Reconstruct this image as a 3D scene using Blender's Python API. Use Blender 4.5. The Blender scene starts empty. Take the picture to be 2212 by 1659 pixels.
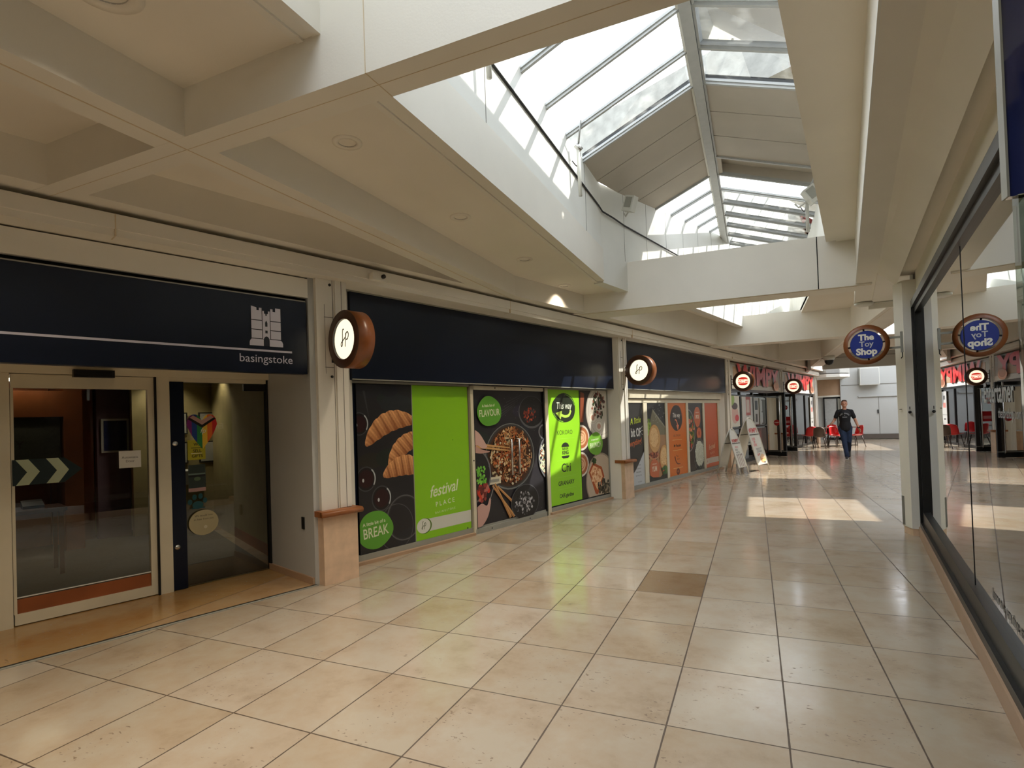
import bpy, bmesh, math, random
from math import sin, cos, pi, radians, sqrt
from mathutils import Matrix, Vector
random.seed(7)
SC = bpy.context.scene
COL = SC.collection

# ------------------------------------------------------------------ camera
F, CXP, CYP = 1177.92, 1113.84, 886.5
YAW, PIT, ROL = 0.41143786, 0.01513252, -0.03380535
def cam_axes():
    cy, sy = cos(YAW), sin(YAW)
    f = Vector((-sy, cy, 0)); rt = Vector((cy, sy, 0)); u = Vector((0, 0, 1))
    f2 = f*cos(PIT)+u*sin(PIT); u2 = -f*sin(PIT)+u*cos(PIT)
    r2 = rt*cos(ROL)+u2*sin(ROL); u3 = -rt*sin(ROL)+u2*cos(ROL)
    return r2, u3, f2
cr, cu, cf = cam_axes()
cam = bpy.data.objects.new('camera', bpy.data.cameras.new('camera'))
COL.objects.link(cam)
m = Matrix.Identity(4)
for i in range(3):
    m[i][0], m[i][1], m[i][2] = cr[i], cu[i], -cf[i]
m[2][3] = 1.55
cam.matrix_world = m
cam.data.sensor_fit = 'HORIZONTAL'; cam.data.sensor_width = 36
cam.data.lens = F/2212*36
cam.data.shift_x = -(CXP-1106)/2212
cam.data.shift_y = (CYP-829.5)/2212
cam.data.clip_start = .05
SC.camera = cam

# ------------------------------------------------------------------ world, sun, colour
W = bpy.data.worlds.new('world'); SC.world = W; W.use_nodes = True
wn = W.node_tree; bg = wn.nodes['Background']
wtc = wn.nodes.new('ShaderNodeTexCoord'); wno = wn.nodes.new('ShaderNodeTexNoise'); wno.inputs['Scale'].default_value = 2.5
wno.inputs['Detail'].default_value = 6
wr = wn.nodes.new('ShaderNodeValToRGB')
wr.color_ramp.elements[0].position = .35; wr.color_ramp.elements[0].color = (.80, .88, 1.0, 1)
wr.color_ramp.elements[1].position = .65; wr.color_ramp.elements[1].color = (1.0, 1.0, 1.0, 1)
wn.links.new(wtc.outputs['Generated'], wno.inputs['Vector']); wn.links.new(wno.outputs['Fac'], wr.inputs['Fac'])
wn.links.new(wr.outputs['Color'], bg.inputs['Color'])
bg.inputs['Strength'].default_value = 3.2
SUN_DIR = Vector((-0.95, -0.47, -1.0)).normalized()
sun = bpy.data.objects.new('sun', bpy.data.lights.new('sun', 'SUN')); COL.objects.link(sun)
sun.rotation_euler = SUN_DIR.to_track_quat('-Z', 'Y').to_euler()
sun.data.energy = 4.6; sun.data.angle = radians(.6); sun.data.color = (1, .93, .82)
SC.view_settings.view_transform = 'Standard'; SC.view_settings.look = 'None'
SC.view_settings.gamma = 1; SC.view_settings.use_curve_mapping = False
SC.view_settings.exposure = 0.75
SC.cycles.use_denoising = True
SC.cycles.max_bounces = 9; SC.cycles.diffuse_bounces = 5; SC.cycles.glossy_bounces = 4
SC.cycles.transparent_max_bounces = 12; SC.cycles.sample_clamp_indirect = 6
SC.cycles.caustics_reflective = False; SC.cycles.caustics_refractive = False

# ------------------------------------------------------------------ helpers: colour, materials
def lin(c):
    return c/12.92 if c <= .04045 else ((c+.055)/1.055)**2.4
def rgb(r, g, b):
    return (lin(r/255), lin(g/255), lin(b/255), 1)
def P(m): return m.node_tree.nodes['Principled BSDF']
def mat(name, col, rough=.6, metal=0, spec=.5, var=.06, scale=6, bump=0, bscale=60, coat=0, emit=None, es=0):
    m = bpy.data.materials.new(name); m.use_nodes = True
    nt = m.node_tree; b = P(m)
    b.inputs['Roughness'].default_value = rough; b.inputs['Metallic'].default_value = metal
    b.inputs['Specular IOR Level'].default_value = spec; b.inputs['Coat Weight'].default_value = coat
    b.inputs['Coat Roughness'].default_value = .05
    c = rgb(*col)
    tc = nt.nodes.new('ShaderNodeTexCoord')
    if var:
        n = nt.nodes.new('ShaderNodeTexNoise'); n.inputs['Scale'].default_value = scale; n.inputs['Detail'].default_value = 4
        nt.links.new(tc.outputs['Object'], n.inputs['Vector'])
        r = nt.nodes.new('ShaderNodeValToRGB')
        r.color_ramp.elements[0].position = .3; r.color_ramp.elements[1].position = .7
        r.color_ramp.elements[0].color = tuple(max(0, x*(1-var)) for x in c[:3])+(1,)
        r.color_ramp.elements[1].color = tuple(min(1, x*(1+var)) for x in c[:3])+(1,)
        nt.links.new(n.outputs['Fac'], r.inputs['Fac']); nt.links.new(r.outputs['Color'], b.inputs['Base Color'])
    else:
        b.inputs['Base Color'].default_value = c
    if bump:
        n2 = nt.nodes.new('ShaderNodeTexNoise'); n2.inputs['Scale'].default_value = bscale
        nt.links.new(tc.outputs['Object'], n2.inputs['Vector'])
        bp = nt.nodes.new('ShaderNodeBump'); bp.inputs['Strength'].default_value = bump; bp.inputs['Distance'].default_value = .01
        nt.links.new(n2.outputs['Fac'], bp.inputs['Height']); nt.links.new(bp.outputs['Normal'], b.inputs['Normal'])
    if emit:
        b.inputs['Emission Color'].default_value = rgb(*emit); b.inputs['Emission Strength'].default_value = es
    return m
def glass_mat(name, tint, refl=1.6, rough=.0, dirt=0, dirtcol=(150, 150, 140), dscale=8, lo=.45, hi=.8):
    m = bpy.data.materials.new(name); m.use_nodes = True; nt = m.node_tree
    for n in list(nt.nodes): nt.nodes.remove(n)
    out = nt.nodes.new('ShaderNodeOutputMaterial')
    tr = nt.nodes.new('ShaderNodeBsdfTransparent'); tr.inputs['Color'].default_value = tint
    gl = nt.nodes.new('ShaderNodeBsdfGlossy'); gl.inputs['Roughness'].default_value = rough; gl.inputs['Color'].default_value = (.95, .97, 1, 1)
    fr = nt.nodes.new('ShaderNodeFresnel'); fr.inputs['IOR'].default_value = 1.5
    ge = nt.nodes.new('ShaderNodeNewGeometry')     # same reflectance from both sides of the single sheet
    im = nt.nodes.new('ShaderNodeMix'); im.data_type = 'FLOAT'
    im.inputs[2].default_value = 1.5; im.inputs[3].default_value = 1/1.5
    nt.links.new(ge.outputs['Backfacing'], im.inputs[0])
    mu = nt.nodes.new('ShaderNodeMath'); mu.operation = 'MULTIPLY'; mu.inputs[1].default_value = refl; mu.use_clamp = True
    nt.links.new(fr.outputs[0], mu.inputs[0])
    mx = nt.nodes.new('ShaderNodeMixShader')
    nt.links.new(mu.outputs[0], mx.inputs[0]); nt.links.new(tr.outputs[0], mx.inputs[1]); nt.links.new(gl.outputs[0], mx.inputs[2])
    last = mx
    if dirt:
        df = nt.nodes.new('ShaderNodeBsdfDiffuse'); df.inputs['Color'].default_value = rgb(*dirtcol)
        tl = nt.nodes.new('ShaderNodeBsdfTranslucent'); tl.inputs['Color'].default_value = rgb(*dirtcol)
        ad = nt.nodes.new('ShaderNodeMixShader'); ad.inputs[0].default_value = .6
        nt.links.new(df.outputs[0], ad.inputs[1]); nt.links.new(tl.outputs[0], ad.inputs[2])
        tc = nt.nodes.new('ShaderNodeTexCoord'); no = nt.nodes.new('ShaderNodeTexNoise')
        no.inputs['Scale'].default_value = dscale; no.inputs['Detail'].default_value = 8
        mr = nt.nodes.new('ShaderNodeMapRange'); mr.inputs['From Min'].default_value = lo; mr.inputs['From Max'].default_value = hi
        mr.inputs['To Max'].default_value = dirt
        nt.links.new(tc.outputs['Object'], no.inputs['Vector']); nt.links.new(no.outputs['Fac'], mr.inputs['Value'])
        m2 = nt.nodes.new('ShaderNodeMixShader')
        nt.links.new(mr.outputs[0], m2.inputs[0]); nt.links.new(mx.outputs[0], m2.inputs[1]); nt.links.new(ad.outputs[0], m2.inputs[2])
        last = m2
    nt.links.new(last.outputs[0], out.inputs['Surface'])
    return m

M = {}
M['paint'] = mat('cream_paint', (229, 225, 214), .55, var=.03, scale=1.5, bump=.05, bscale=90)
M['ceil'] = mat('ceiling_paint', (230, 224, 211), .7, var=.03, scale=1.2, bump=.06, bscale=70)
M['white'] = mat('well_white', (226, 226, 219), .6, var=.03, scale=2)
M['frame'] = mat('shopfront_frame', (214, 206, 182), .4, var=.04, scale=4)
M['grey_frame'] = mat('grey_rail', (150, 150, 140), .4, var=.05, scale=4)
M['stone'] = mat('pillar_stone', (214, 184, 154), .45, var=.10, scale=9)
M['wood'] = mat('rail_wood', (150, 92, 50), .35, var=.15, scale=12)
M['navy'] = mat('navy_panel', (17, 25, 42), .3, var=.06, scale=2, spec=.25)
M['black'] = mat('black_metal', (16, 17, 17), .35, var=.05)
M['darkslot'] = mat('dark_gap', (10, 10, 9), .9, var=0)
M['joint'] = mat('joint_line', (214, 198, 170), .8, var=0)
M['joint2'] = mat('panel_joint', (120, 118, 110), .8, var=0)
M['alu'] = mat('roof_bar', (168, 170, 168), .45, var=.06, scale=10)
M['roofpanel'] = mat('roof_panel', (176, 168, 154), .6, var=.05, scale=2)
M['metal'] = mat('chrome', (200, 200, 198), .22, metal=.9, var=.03)
M['lens'] = mat('lamp_glow', (255, 240, 210), .4, var=0, emit=(255, 236, 196), es=5)
M['conc'] = mat('concrete', (140, 140, 134), .9, var=.25, scale=5, bump=.3, bscale=20)
M['cam_white'] = mat('plastic_white', (205, 205, 196), .4, var=.02)
M['cable'] = mat('cable_black', (30, 30, 30), .6, var=0)
M['signwood'] = mat('sign_brown', (132, 76, 38), .35, var=.08, scale=14)
M['signdark'] = mat('sign_dark_brown', (74, 42, 24), .4, var=.08, scale=14)
M['glow'] = mat('sign_glow', (250, 240, 215), .4, var=0, emit=(255, 240, 205), es=.85)
M['carpet'] = mat('grey_carpet', (74, 76, 72), .95, var=.12, scale=30, bump=.4, bscale=200)
M['brownwood'] = mat('room_wood', (142, 78, 40), .5, var=.22, scale=3)
M['mauve'] = mat('mauve_wall', (96, 78, 92), .7, var=.05)
M['roomwall'] = mat('room_wall', (150, 138, 96), .7, var=.08)
M['skin'] = mat('skin', (206, 150, 124), .5, var=.03, scale=20)
M['shirt'] = mat('shirt_black', (28, 28, 32), .85, var=.08, scale=20)
M['jeans'] = mat('denim', (34, 50, 78), .85, var=.22, scale=14)
M['hair'] = mat('hair_brown', (78, 52, 38), .7, var=.2, scale=60)
M['shoe'] = mat('shoe_dark', (30, 28, 28), .6, var=.1)
M['red'] = mat('red_plastic', (196, 26, 30), .4, var=.05)
M['brownshell'] = mat('brown_plastic', (88, 72, 64), .5, var=.06)
M['chairleg'] = mat('chair_leg', (48, 34, 30), .4, var=.05)
M['blue'] = mat('blue_vinyl', (40, 48, 92), .08, var=.35, scale=1.6, coat=1)
M['plinth'] = mat('plinth_beige', (176, 146, 118), .4, var=.05)
M['whitewall'] = mat('atrium_white', (182, 184, 182), .6, var=.03, scale=1)
M['darkbase'] = mat('dark_skirting', (92, 84, 78), .5, var=.05)
M['glass'] = glass_mat('shop_glass', (.93, .95, .93, 1), 1.7)
M['glassdark'] = glass_mat('tinted_glass', (.55, .60, .56, 1), 2.1)
M['skyglass'] = glass_mat('roof_glass', (.90, .93, .95, 1), 1.4, dirt=.45, dirtcol=(190, 188, 178), dscale=5, lo=.5, hi=.85)
M['frosted'] = glass_mat('frosted_glass', (.55, .6, .6, 1), 1.5, dirt=.7, dirtcol=(170, 176, 170), dscale=3, lo=.2, hi=.5)

def vcmat(name, rough, coat=0, gain=1):
    m = bpy.data.materials.new(name); m.use_nodes = True; nt = m.node_tree
    a = nt.nodes.new('ShaderNodeAttribute'); a.attribute_name = 'Col'
    nt.links.new(a.outputs['Color'], P(m).inputs['Base Color'])
    P(m).inputs['Roughness'].default_value = rough; P(m).inputs['Coat Weight'].default_value = coat
    return m
M['print'] = vcmat('printed_vinyl', .35)
M['printglow'] = vcmat('backlit_print', .4)
nt = M['printglow'].node_tree
at = [n for n in nt.nodes if n.type == 'ATTRIBUTE'][0]
nt.links.new(at.outputs['Color'], P(M['printglow']).inputs['Emission Color']); P(M['printglow']).inputs['Emission Strength'].default_value = .75

# floor: travertine tiles laid on a square grid
def floor_mat(name, x0, y0, w, d, base, entry=False):
    m = bpy.data.materials.new(name); m.use_nodes = True; nt = m.node_tree; b = P(m); N = nt.nodes.new; L = nt.links.new
    tc = N('ShaderNodeTexCoord'); mp = N('ShaderNodeMapping'); mp.inputs['Location'].default_value = (-x0/w, -y0/d, 0)
    mp.inputs['Scale'].default_value = (1/w, 1/d, 1); L(tc.outputs['Object'], mp.inputs['Vector'])
    sx = N('ShaderNodeSeparateXYZ'); L(mp.outputs[0], sx.inputs[0])
    def mth(op, a, b_=None, c=None):
        n = N('ShaderNodeMath'); n.operation = op
        for i, v in enumerate((a, b_, c)):
            if v is None: continue
            if hasattr(v, 'links'): L(v, n.inputs[i])
            else: n.inputs[i].default_value = v
        return n.outputs[0]
    fx, fy = mth('FRACT', sx.outputs[0]), mth('FRACT', sx.outputs[1])
    ix, iy = mth('FLOOR', sx.outputs[0]), mth('FLOOR', sx.outputs[1])
    dx = mth('MULTIPLY', mth('MINIMUM', fx, mth('SUBTRACT', 1, fx)), w)
    dy = mth('MULTIPLY', mth('MINIMUM', fy, mth('SUBTRACT', 1, fy)), d)
    cmb = N('ShaderNodeCombineXYZ'); L(ix, cmb.inputs[0]); L(iy, cmb.inputs[1])
    wnn = N('ShaderNodeTexWhiteNoise'); wnn.noise_dimensions = '3D'; L(cmb.outputs[0], wnn.inputs['Vector'])
    # wobble of the joint width
    jn = N('ShaderNodeTexNoise'); jn.inputs['Scale'].default_value = 9; L(tc.outputs['Object'], jn.inputs['Vector'])
    jw = mth('MULTIPLY_ADD', jn.outputs['Fac'], .0040, .0024)
    gr = mth('MAXIMUM', mth('LESS_THAN', dx, jw), mth('LESS_THAN', dy, mth('MULTIPLY', jw, .9)))
    big = N('ShaderNodeTexNoise'); big.inputs['Scale'].default_value = 2.6; big.inputs['Detail'].default_value = 7; big.inputs['Roughness'].default_value = .65
    ofs = N('ShaderNodeVectorMath'); ofs.operation = 'MULTIPLY_ADD'; ofs.inputs[1].default_value = (13, 13, 13)
    L(wnn.outputs['Color'], ofs.inputs[0]); L(tc.outputs['Object'], ofs.inputs[2]); L(ofs.outputs[0], big.inputs['Vector'])
    cr_ = N('ShaderNodeValToRGB'); e = cr_.color_ramp.elements
    e[0].position = .30; e[0].color = rgb(*[max(0, c-d_) for c, d_ in zip(base, (18, 24, 28))])
    e[1].position = .62; e[1].color = rgb(*base)
    e2 = cr_.color_ramp.elements.new(.45); e2.color = rgb(*[max(0, c-d_) for c, d_ in zip(base, (4, 9, 12))])
    L(big.outputs['Fac'], cr_.inputs['Fac'])
    hsv = N('ShaderNodeHueSaturation'); L(cr_.outputs['Color'], hsv.inputs['Color'])
    L(mth('MULTIPLY_ADD', wnn.outputs['Value'], .13, .90), hsv.inputs['Value'])
    L(mth('MULTIPLY_ADD', wnn.outputs['Value'], -.25, 1.1), hsv.inputs['Saturation'])
    # pits of the travertine, in clusters
    pn = N('ShaderNodeTexNoise'); pn.inputs['Scale'].default_value = 46; pn.inputs['Detail'].default_value = 2
    sc_ = N('ShaderNodeMapping'); sc_.inputs['Scale'].default_value = (.7, 1.2, 1); L(ofs.outputs[0], sc_.inputs['Vector']); L(sc_.outputs[0], pn.inputs['Vector'])
    cl = N('ShaderNodeTexNoise'); cl.inputs['Scale'].default_value = 3.2; L(ofs.outputs[0], cl.inputs['Vector'])
    pit = mth('MULTIPLY', mth('GREATER_THAN', pn.outputs['Fac'], .665), mth('GREATER_THAN', cl.outputs['Fac'], .54))
    mixp = N('ShaderNodeMix'); mixp.data_type = 'RGBA'; L(mth('MULTIPLY', pit, .7), mixp.inputs[0]); L(hsv.outputs[0], mixp.inputs[6]); mixp.inputs[7].default_value = rgb(96, 74, 52)
    last = mixp.outputs[2]
    if not entry:   # one replacement tile of a browner stone
        one = mth('MULTIPLY', mth('COMPARE', ix, 1, .1), mth('COMPARE', iy, 4, .1))
        mx = N('ShaderNodeMix'); mx.data_type = 'RGBA'; mx.blend_type = 'MULTIPLY'; L(one, mx.inputs[0]); L(last, mx.inputs[6]); mx.inputs[7].default_value = (.62, .52, .42, 1); last = mx.outputs[2]
    mg = N('ShaderNodeMix'); mg.data_type = 'RGBA'; L(mth('MULTIPLY', gr, .85), mg.inputs[0]); L(last, mg.inputs[6]); mg.inputs[7].default_value = rgb(52, 34, 20)
    last = mg.outputs[2]
    L(last, b.inputs['Base Color'])
    rn = N('ShaderNodeTexNoise'); rn.inputs['Scale'].default_value = 5; rn.inputs['Detail'].default_value = 5; L(tc.outputs['Object'], rn.inputs['Vector'])
    L(mth('ADD', mth('MULTIPLY_ADD', rn.outputs['Fac'], .16, .07), mth('MULTIPLY', mth('MAXIMUM', gr, pit), .4)), b.inputs['Roughness'])
    b.inputs['Specular IOR Level'].default_value = .5
    bp = N('ShaderNodeBump'); bp.inputs['Strength'].default_value = .25; bp.inputs['Distance'].default_value = .003
    L(mth('SUBTRACT', 1, mth('MAXIMUM', gr, pit)), bp.inputs['Height']); L(bp.outputs[0], b.inputs['Normal'])
    return m
M['floor'] = floor_mat('travertine', -1.557, 2.1085, .5503, .6783, (176, 164, 145))
M['entry'] = floor_mat('entry_stone', -1.2, .4, 1.1, 5.0, (176, 144, 102), True)

# ------------------------------------------------------------------ helpers: geometry
class MB:
    def __init__(s): s.v = []; s.f = []; s.m = []; s.mats = []; s.smooth = []
    def mi(s, k):
        if k not in s.mats: s.mats.append(k)
        return s.mats.index(k)
    def add(s, vs, fs, k, smooth=False):
        o = len(s.v); s.v += [tuple(v) for v in vs]; i = s.mi(k)
        for f in fs: s.f.append([a+o for a in f]); s.m.append(i); s.smooth.append(smooth)
        return s
    def box(s, x0, x1, y0, y1, z0, z1, k):
        vs = [(x, y, z) for x in (x0, x1) for y in (y0, y1) for z in (z0, z1)]
        return s.add(vs, [(0, 1, 3, 2), (4, 6, 7, 5), (0, 4, 5, 1), (2, 3, 7, 6), (0, 2, 6, 4), (1, 5, 7, 3)], k)
    def prism(s, pts, z0, z1, k):
        a = sum(pts[i][0]*pts[(i+1) % len(pts)][1]-pts[(i+1) % len(pts)][0]*pts[i][1] for i in range(len(pts)))
        if a < 0: pts = pts[::-1]
        n = len(pts); zt = (lambda i: z1[i]) if isinstance(z1, (list, tuple)) else (lambda i: z1)
        vs = [(p[0], p[1], z0) for p in pts]+[(p[0], p[1], zt(i)) for i, p in enumerate(pts)]
        return s.add(vs, [tuple(range(n))[::-1], tuple(range(n, 2*n))]+[(i, (i+1) % n, n+(i+1) % n, n+i) for i in range(n)], k)
    def hull8(s, b, t, k):   # box from 4 bottom and 4 top points, same order
        return s.add(list(b)+list(t), [(3, 2, 1, 0), (4, 5, 6, 7), (0, 1, 5, 4), (1, 2, 6, 5), (2, 3, 7, 6), (3, 0, 4, 7)], k)
    def tube(s, path, r, k, n=8, caps=True):
        path = [Vector(p) for p in path]; rings = []
        rs = r if isinstance(r, (list, tuple)) else [r]*len(path)
        up = None
        for i, p in enumerate(path):
            d = (path[min(i+1, len(path)-1)]-path[max(i-1, 0)]).normalized()
            if up is None:
                up = Vector((0, 0, 1)) if abs(d.z) < .9 else Vector((1, 0, 0))
            a = d.cross(up).normalized(); b = a.cross(d).normalized(); up = b
            rings.append([p+(a*cos(2*pi*j/n)+b*sin(2*pi*j/n))*rs[i] for j in range(n)])
        vs = [v for r_ in rings for v in r_]; fs = []
        for i in range(len(path)-1):
            for j in range(n):
                fs.append((i*n+j, i*n+(j+1) % n, (i+1)*n+(j+1) % n, (i+1)*n+j))
        if caps: fs += [tuple(range(n))[::-1], tuple(range((len(path)-1)*n, len(path)*n))]
        return s.add(vs, fs, k, True)
    def lathe(s, prof, k, c=(0, 0, 0), axis='z', n=32, smooth=True):   # prof: (radius, height) pairs
        vs = []
        for r, h in prof:
            for j in range(n):
                a = 2*pi*j/n; x, y = r*cos(a), r*sin(a)
                q = {'z': (x, y, h), 'y': (x, h, y), 'x': (h, x, y)}[axis]
                vs.append((q[0]+c[0], q[1]+c[1], q[2]+c[2]))
        fs = []
        for i in range(len(prof)-1):
            for j in range(n): fs.append((i*n+j, i*n+(j+1) % n, (i+1)*n+(j+1) % n, (i+1)*n+j))
        return s.add(vs, fs, k, smooth)
    def ell(s, c, r, k, n=16, m_=10, rot=None):
        vs = []; fs = []
        for i in range(m_+1):
            t = pi*i/m_
            for j in range(n):
                a = 2*pi*j/n; v = Vector((r[0]*sin(t)*cos(a), r[1]*sin(t)*sin(a), r[2]*cos(t)))
                if rot: v = rot @ v
                vs.append(v+Vector(c))
        for i in range(m_):
            for j in range(n): fs.append((i*n+j, (i+1)*n+j, (i+1)*n+(j+1) % n, i*n+(j+1) % n))
        return s.add(vs, fs, k, True)
    def cap(s, a, b, ra, rb, k, n=14):   # tapered capsule
        a, b = Vector(a), Vector(b); d = (b-a); L_ = d.length; d.normalize()
        up = Vector((0, 0, 1)) if abs(d.z) < .9 else Vector((1, 0, 0))
        u = d.cross(up).normalized(); w = u.cross(d).normalized(); vs = []; fs = []; rows = []
        for i in range(5): t = pi/2*i/4; rows.append((-ra*cos(t), ra*sin(t)))
        for i in range(5): t = pi/2*(4-i)/4; rows.append((L_+rb*cos(t), rb*sin(t)))
        for h, r in rows:
            for j in range(n): vs.append(a+d*h+(u*cos(2*pi*j/n)+w*sin(2*pi*j/n))*max(r, 1e-4))
        for i in range(len(rows)-1):
            for j in range(n): fs.append((i*n+j, i*n+(j+1) % n, (i+1)*n+(j+1) % n, (i+1)*n+j))
        fs += [tuple(range(n))[::-1], tuple(range((len(rows)-1)*n, len(rows)*n))]
        return s.add(vs, fs, k, True)
    def build(s, name, parent=None, loc=None, rz=0, **props):
        me = bpy.data.meshes.new(name); me.from_pydata(s.v, [], s.f); me.update()
        for k in s.mats: me.materials.append(M[k])
        me.polygons.foreach_set('material_index', s.m); me.polygons.foreach_set('use_smooth', s.smooth)
        bm = bmesh.new(); bm.from_mesh(me); bmesh.ops.recalc_face_normals(bm, faces=bm.faces); bm.to_mesh(me); bm.free()
        o = bpy.data.objects.new(name, me); COL.objects.link(o)
        if parent: o.parent = parent
        if loc is not None: o.location = loc
        if rz: o.rotation_euler = (0, 0, rz)
        for k, v in props.items(): o[k] = v
        return o
def struct(mb, name, **k): return mb.build(name, kind='structure', **k)
def thing(name, label, cat, loc=(0, 0, 0), rz=0, group=None):
    o = bpy.data.objects.new(name, None); COL.objects.link(o); o.empty_display_size = .1
    o.location = loc; o.rotation_euler = (0, 0, rz); o['label'] = label; o['category'] = cat
    if group: o['group'] = group
    return o
def tag(o, label, cat, group=None):
    o['label'] = label; o['category'] = cat
    if group: o['group'] = group
    return o

def text_polys(body, size, x, z, bold=0, align='CENTER', sx=1, shear=0, rot=0):
    """flat triangulated lettering in the x/z plane as (verts2d, faces)"""
    cu_ = bpy.data.curves.new('t', 'FONT'); cu_.body = body; cu_.size = size; cu_.offset = bold*size; cu_.align_x = align; cu_.align_y = 'CENTER'
    cu_.shear = shear; cu_.resolution_u = 3
    ob = bpy.data.objects.new('t', cu_); COL.objects.link(ob)
    bpy.context.view_layer.update()
    me = bpy.data.meshes.new_from_object(ob)
    c, s_ = cos(rot), sin(rot)
    vs = [(x+(v.co.x*sx)*c-v.co.y*s_, z+(v.co.x*sx)*s_+v.co.y*c) for v in me.vertices]; fs = [tuple(p.vertices) for p in me.polygons]
    bpy.data.objects.remove(ob); bpy.data.curves.remove(cu_); bpy.data.meshes.remove(me)
    return vs, fs

class Art:
    """printed artwork: flat coloured shapes in x/z, each a hair nearer (-y) than the last"""
    def __init__(s, w=None, h=None, y=0, step=.00003, x0=0, z0=0):
        s.v = []; s.f = []; s.c = []; s.y = y; s.step = step; s.w, s.h, s.x0, s.z0 = w, h, x0, z0
    def clip(s, p):
        if s.w is None: return p
        for ax, lim, sg in ((0, s.x0, 1), (0, s.x0+s.w, -1), (1, s.z0, 1), (1, s.z0+s.h, -1)):
            out = []
            for i in range(len(p)):
                a, b = p[i-1], p[i]; ia, ib = (a[ax]-lim)*sg >= 0, (b[ax]-lim)*sg >= 0
                if ia != ib:
                    t = (lim-a[ax])/(b[ax]-a[ax]); out.append(tuple(a[q]+(b[q]-a[q])*t for q in (0, 1)))
                if ib: out.append(b)
            p = out
            if not p: return p
        return p
    def raw(s, vs, fs, col):
        o = len(s.v); s.v += [(x, s.y, z) for x, z in vs]
        for f in fs: s.f.append([a+o for a in f]); s.c.append(col)
        s.y -= s.step
    def poly(s, p, col):
        p = s.clip(list(p))
        if len(p) > 2: s.raw(p, [tuple(range(len(p)))], col)
        return s
    def rect(s, x0, x1, z0, z1, col): return s.poly([(x0, z0), (x1, z0), (x1, z1), (x0, z1)], col)
    def disc(s, x, z, rx, rz, col, n=36, rot=0, wob=0):
        c, q = cos(rot), sin(rot); ps = []
        for i in range(n):
            a = 2*pi*i/n; k = 1+wob*sin(3*a+x*9)+wob*.6*sin(5*a+z*7); u, v = rx*k*cos(a), rz*k*sin(a)
            ps.append((x+u*c-v*q, z+u*q+v*c))
        return s.poly(ps, col)
    def ring(s, x, z, rx, rz, t, col, n=36, a0=0, a1=2*pi):
        yy = s.y
        for i in range(n):
            s.y = yy; a, b = a0+(a1-a0)*i/n, a0+(a1-a0)*(i+1)/n
            s.poly([(x+(rx-t)*cos(a), z+(rz-t)*sin(a)), (x+rx*cos(a), z+rz*sin(a)), (x+rx*cos(b), z+rz*sin(b)), (x+(rx-t)*cos(b), z+(rz-t)*sin(b))], col)
        s.y = yy-s.step; return s
    def stroke(s, pts, w, col, w2=None):
        w2 = w if w2 is None else w2; n = len(pts)
        L_, R_ = [], []
        for i, p in enumerate(pts):
            a, b = pts[max(i-1, 0)], pts[min(i+1, n-1)]; dx, dz = b[0]-a[0], b[1]-a[1]; q = math.hypot(dx, dz) or 1
            ww = (w+(w2-w)*i/(n-1))/2
            L_.append((p[0]-dz/q*ww, p[1]+dx/q*ww)); R_.append((p[0]+dz/q*ww, p[1]-dx/q*ww))
        yy = s.y
        for i in range(n-1):
            s.y = yy; s.poly([L_[i], L_[i+1], R_[i+1], R_[i]], col)
        s.y = yy-s.step; return s
    def text(s, body, size, x, z, col, **k):
        vs, fs = text_polys(body, size, x, z, **k); s.raw(vs, fs, col); return s
    def build(s, name, parent=None, m='print', thick=.0, **props):
        me = bpy.data.meshes.new(name); me.from_pydata(s.v, [], s.f); me.update()
        at_ = me.color_attributes.new('Col', 'FLOAT_COLOR', 'CORNER')
        li = 0
        for p, c in zip(me.polygons, s.c):
            cc = rgb(*c)
            for l in p.loop_indices: at_.data[l].color = cc
        me.materials.append(M[m])
        o = bpy.data.objects.new(name, me); COL.objects.link(o)
        if parent: o.parent = parent
        for k, v in props.items(): o[k] = v
        return o
def smooth_pts(p, n=8):
    out = []
    for i in range(len(p)-1):
        p0, p1, p2, p3 = p[max(i-1, 0)], p[i], p[i+1], p[min(i+2, len(p)-1)]
        for j in range(n):
            t = j/n
            out.append(tuple(.5*((2*p1[q])+(-p0[q]+p2[q])*t+(2*p0[q]-5*p1[q]+4*p2[q]-p3[q])*t*t+(-p0[q]+3*p1[q]-3*p2[q]+p3[q])*t**3) for q in range(len(p1))))
    return out+[tuple(p[-1])]

# ------------------------------------------------------------------ plan of the left facade
A0 = Vector((-4.078, 4.844)); TH = radians(18.51)
T = Vector((sin(TH), cos(TH))); NN = Vector((cos(TH), -sin(TH)))
def fxy(s, n=0): v = A0+T*s+NN*n; return (v.x, v.y)
def frame(p, q):   # origin, rotation so that local x runs p->q and local -y faces the corridor
    d = Vector(q)-Vector(p); return (p[0], p[1], 0), math.atan2(d.y, d.x), d.length
LIP = [(-7.5, .60), (-4.5, .57), (-.5, .53), (5.65, .20), (11.75, -.20), (17.85, -.52), (24.4, -.86)]
def lipn(s):
    for (a, b), (c, d) in zip(LIP, LIP[1:]):
        if s <= c: return b+(d-b)*(s-a)/(c-a)
    return LIP[-1][1]

# ================================================================== STRUCTURE
b = MB().box(-13, 13, -9, 34, -.2, 0, 'floor'); struct(b, 'floor')
# entry strip of the bank-like shop unit, inside the shutter track
b = MB().prism([fxy(-6.5, .36), fxy(-.70, .36), fxy(-.70, -.66), fxy(-6.5, -.66)], .0, .004, 'entry'); struct(b, 'floor_entry')
b = MB().prism([fxy(-6.5, .352), fxy(-.68, .352), fxy(-.68, .372), fxy(-6.5, .372)], .0, .007, 'black')
b.prism([fxy(-6.5, .372), fxy(-.68, .372), fxy(-.68, .40), fxy(-6.5, .40)], .0, .0055, 'grey_frame'); struct(b, 'trim_track')

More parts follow.
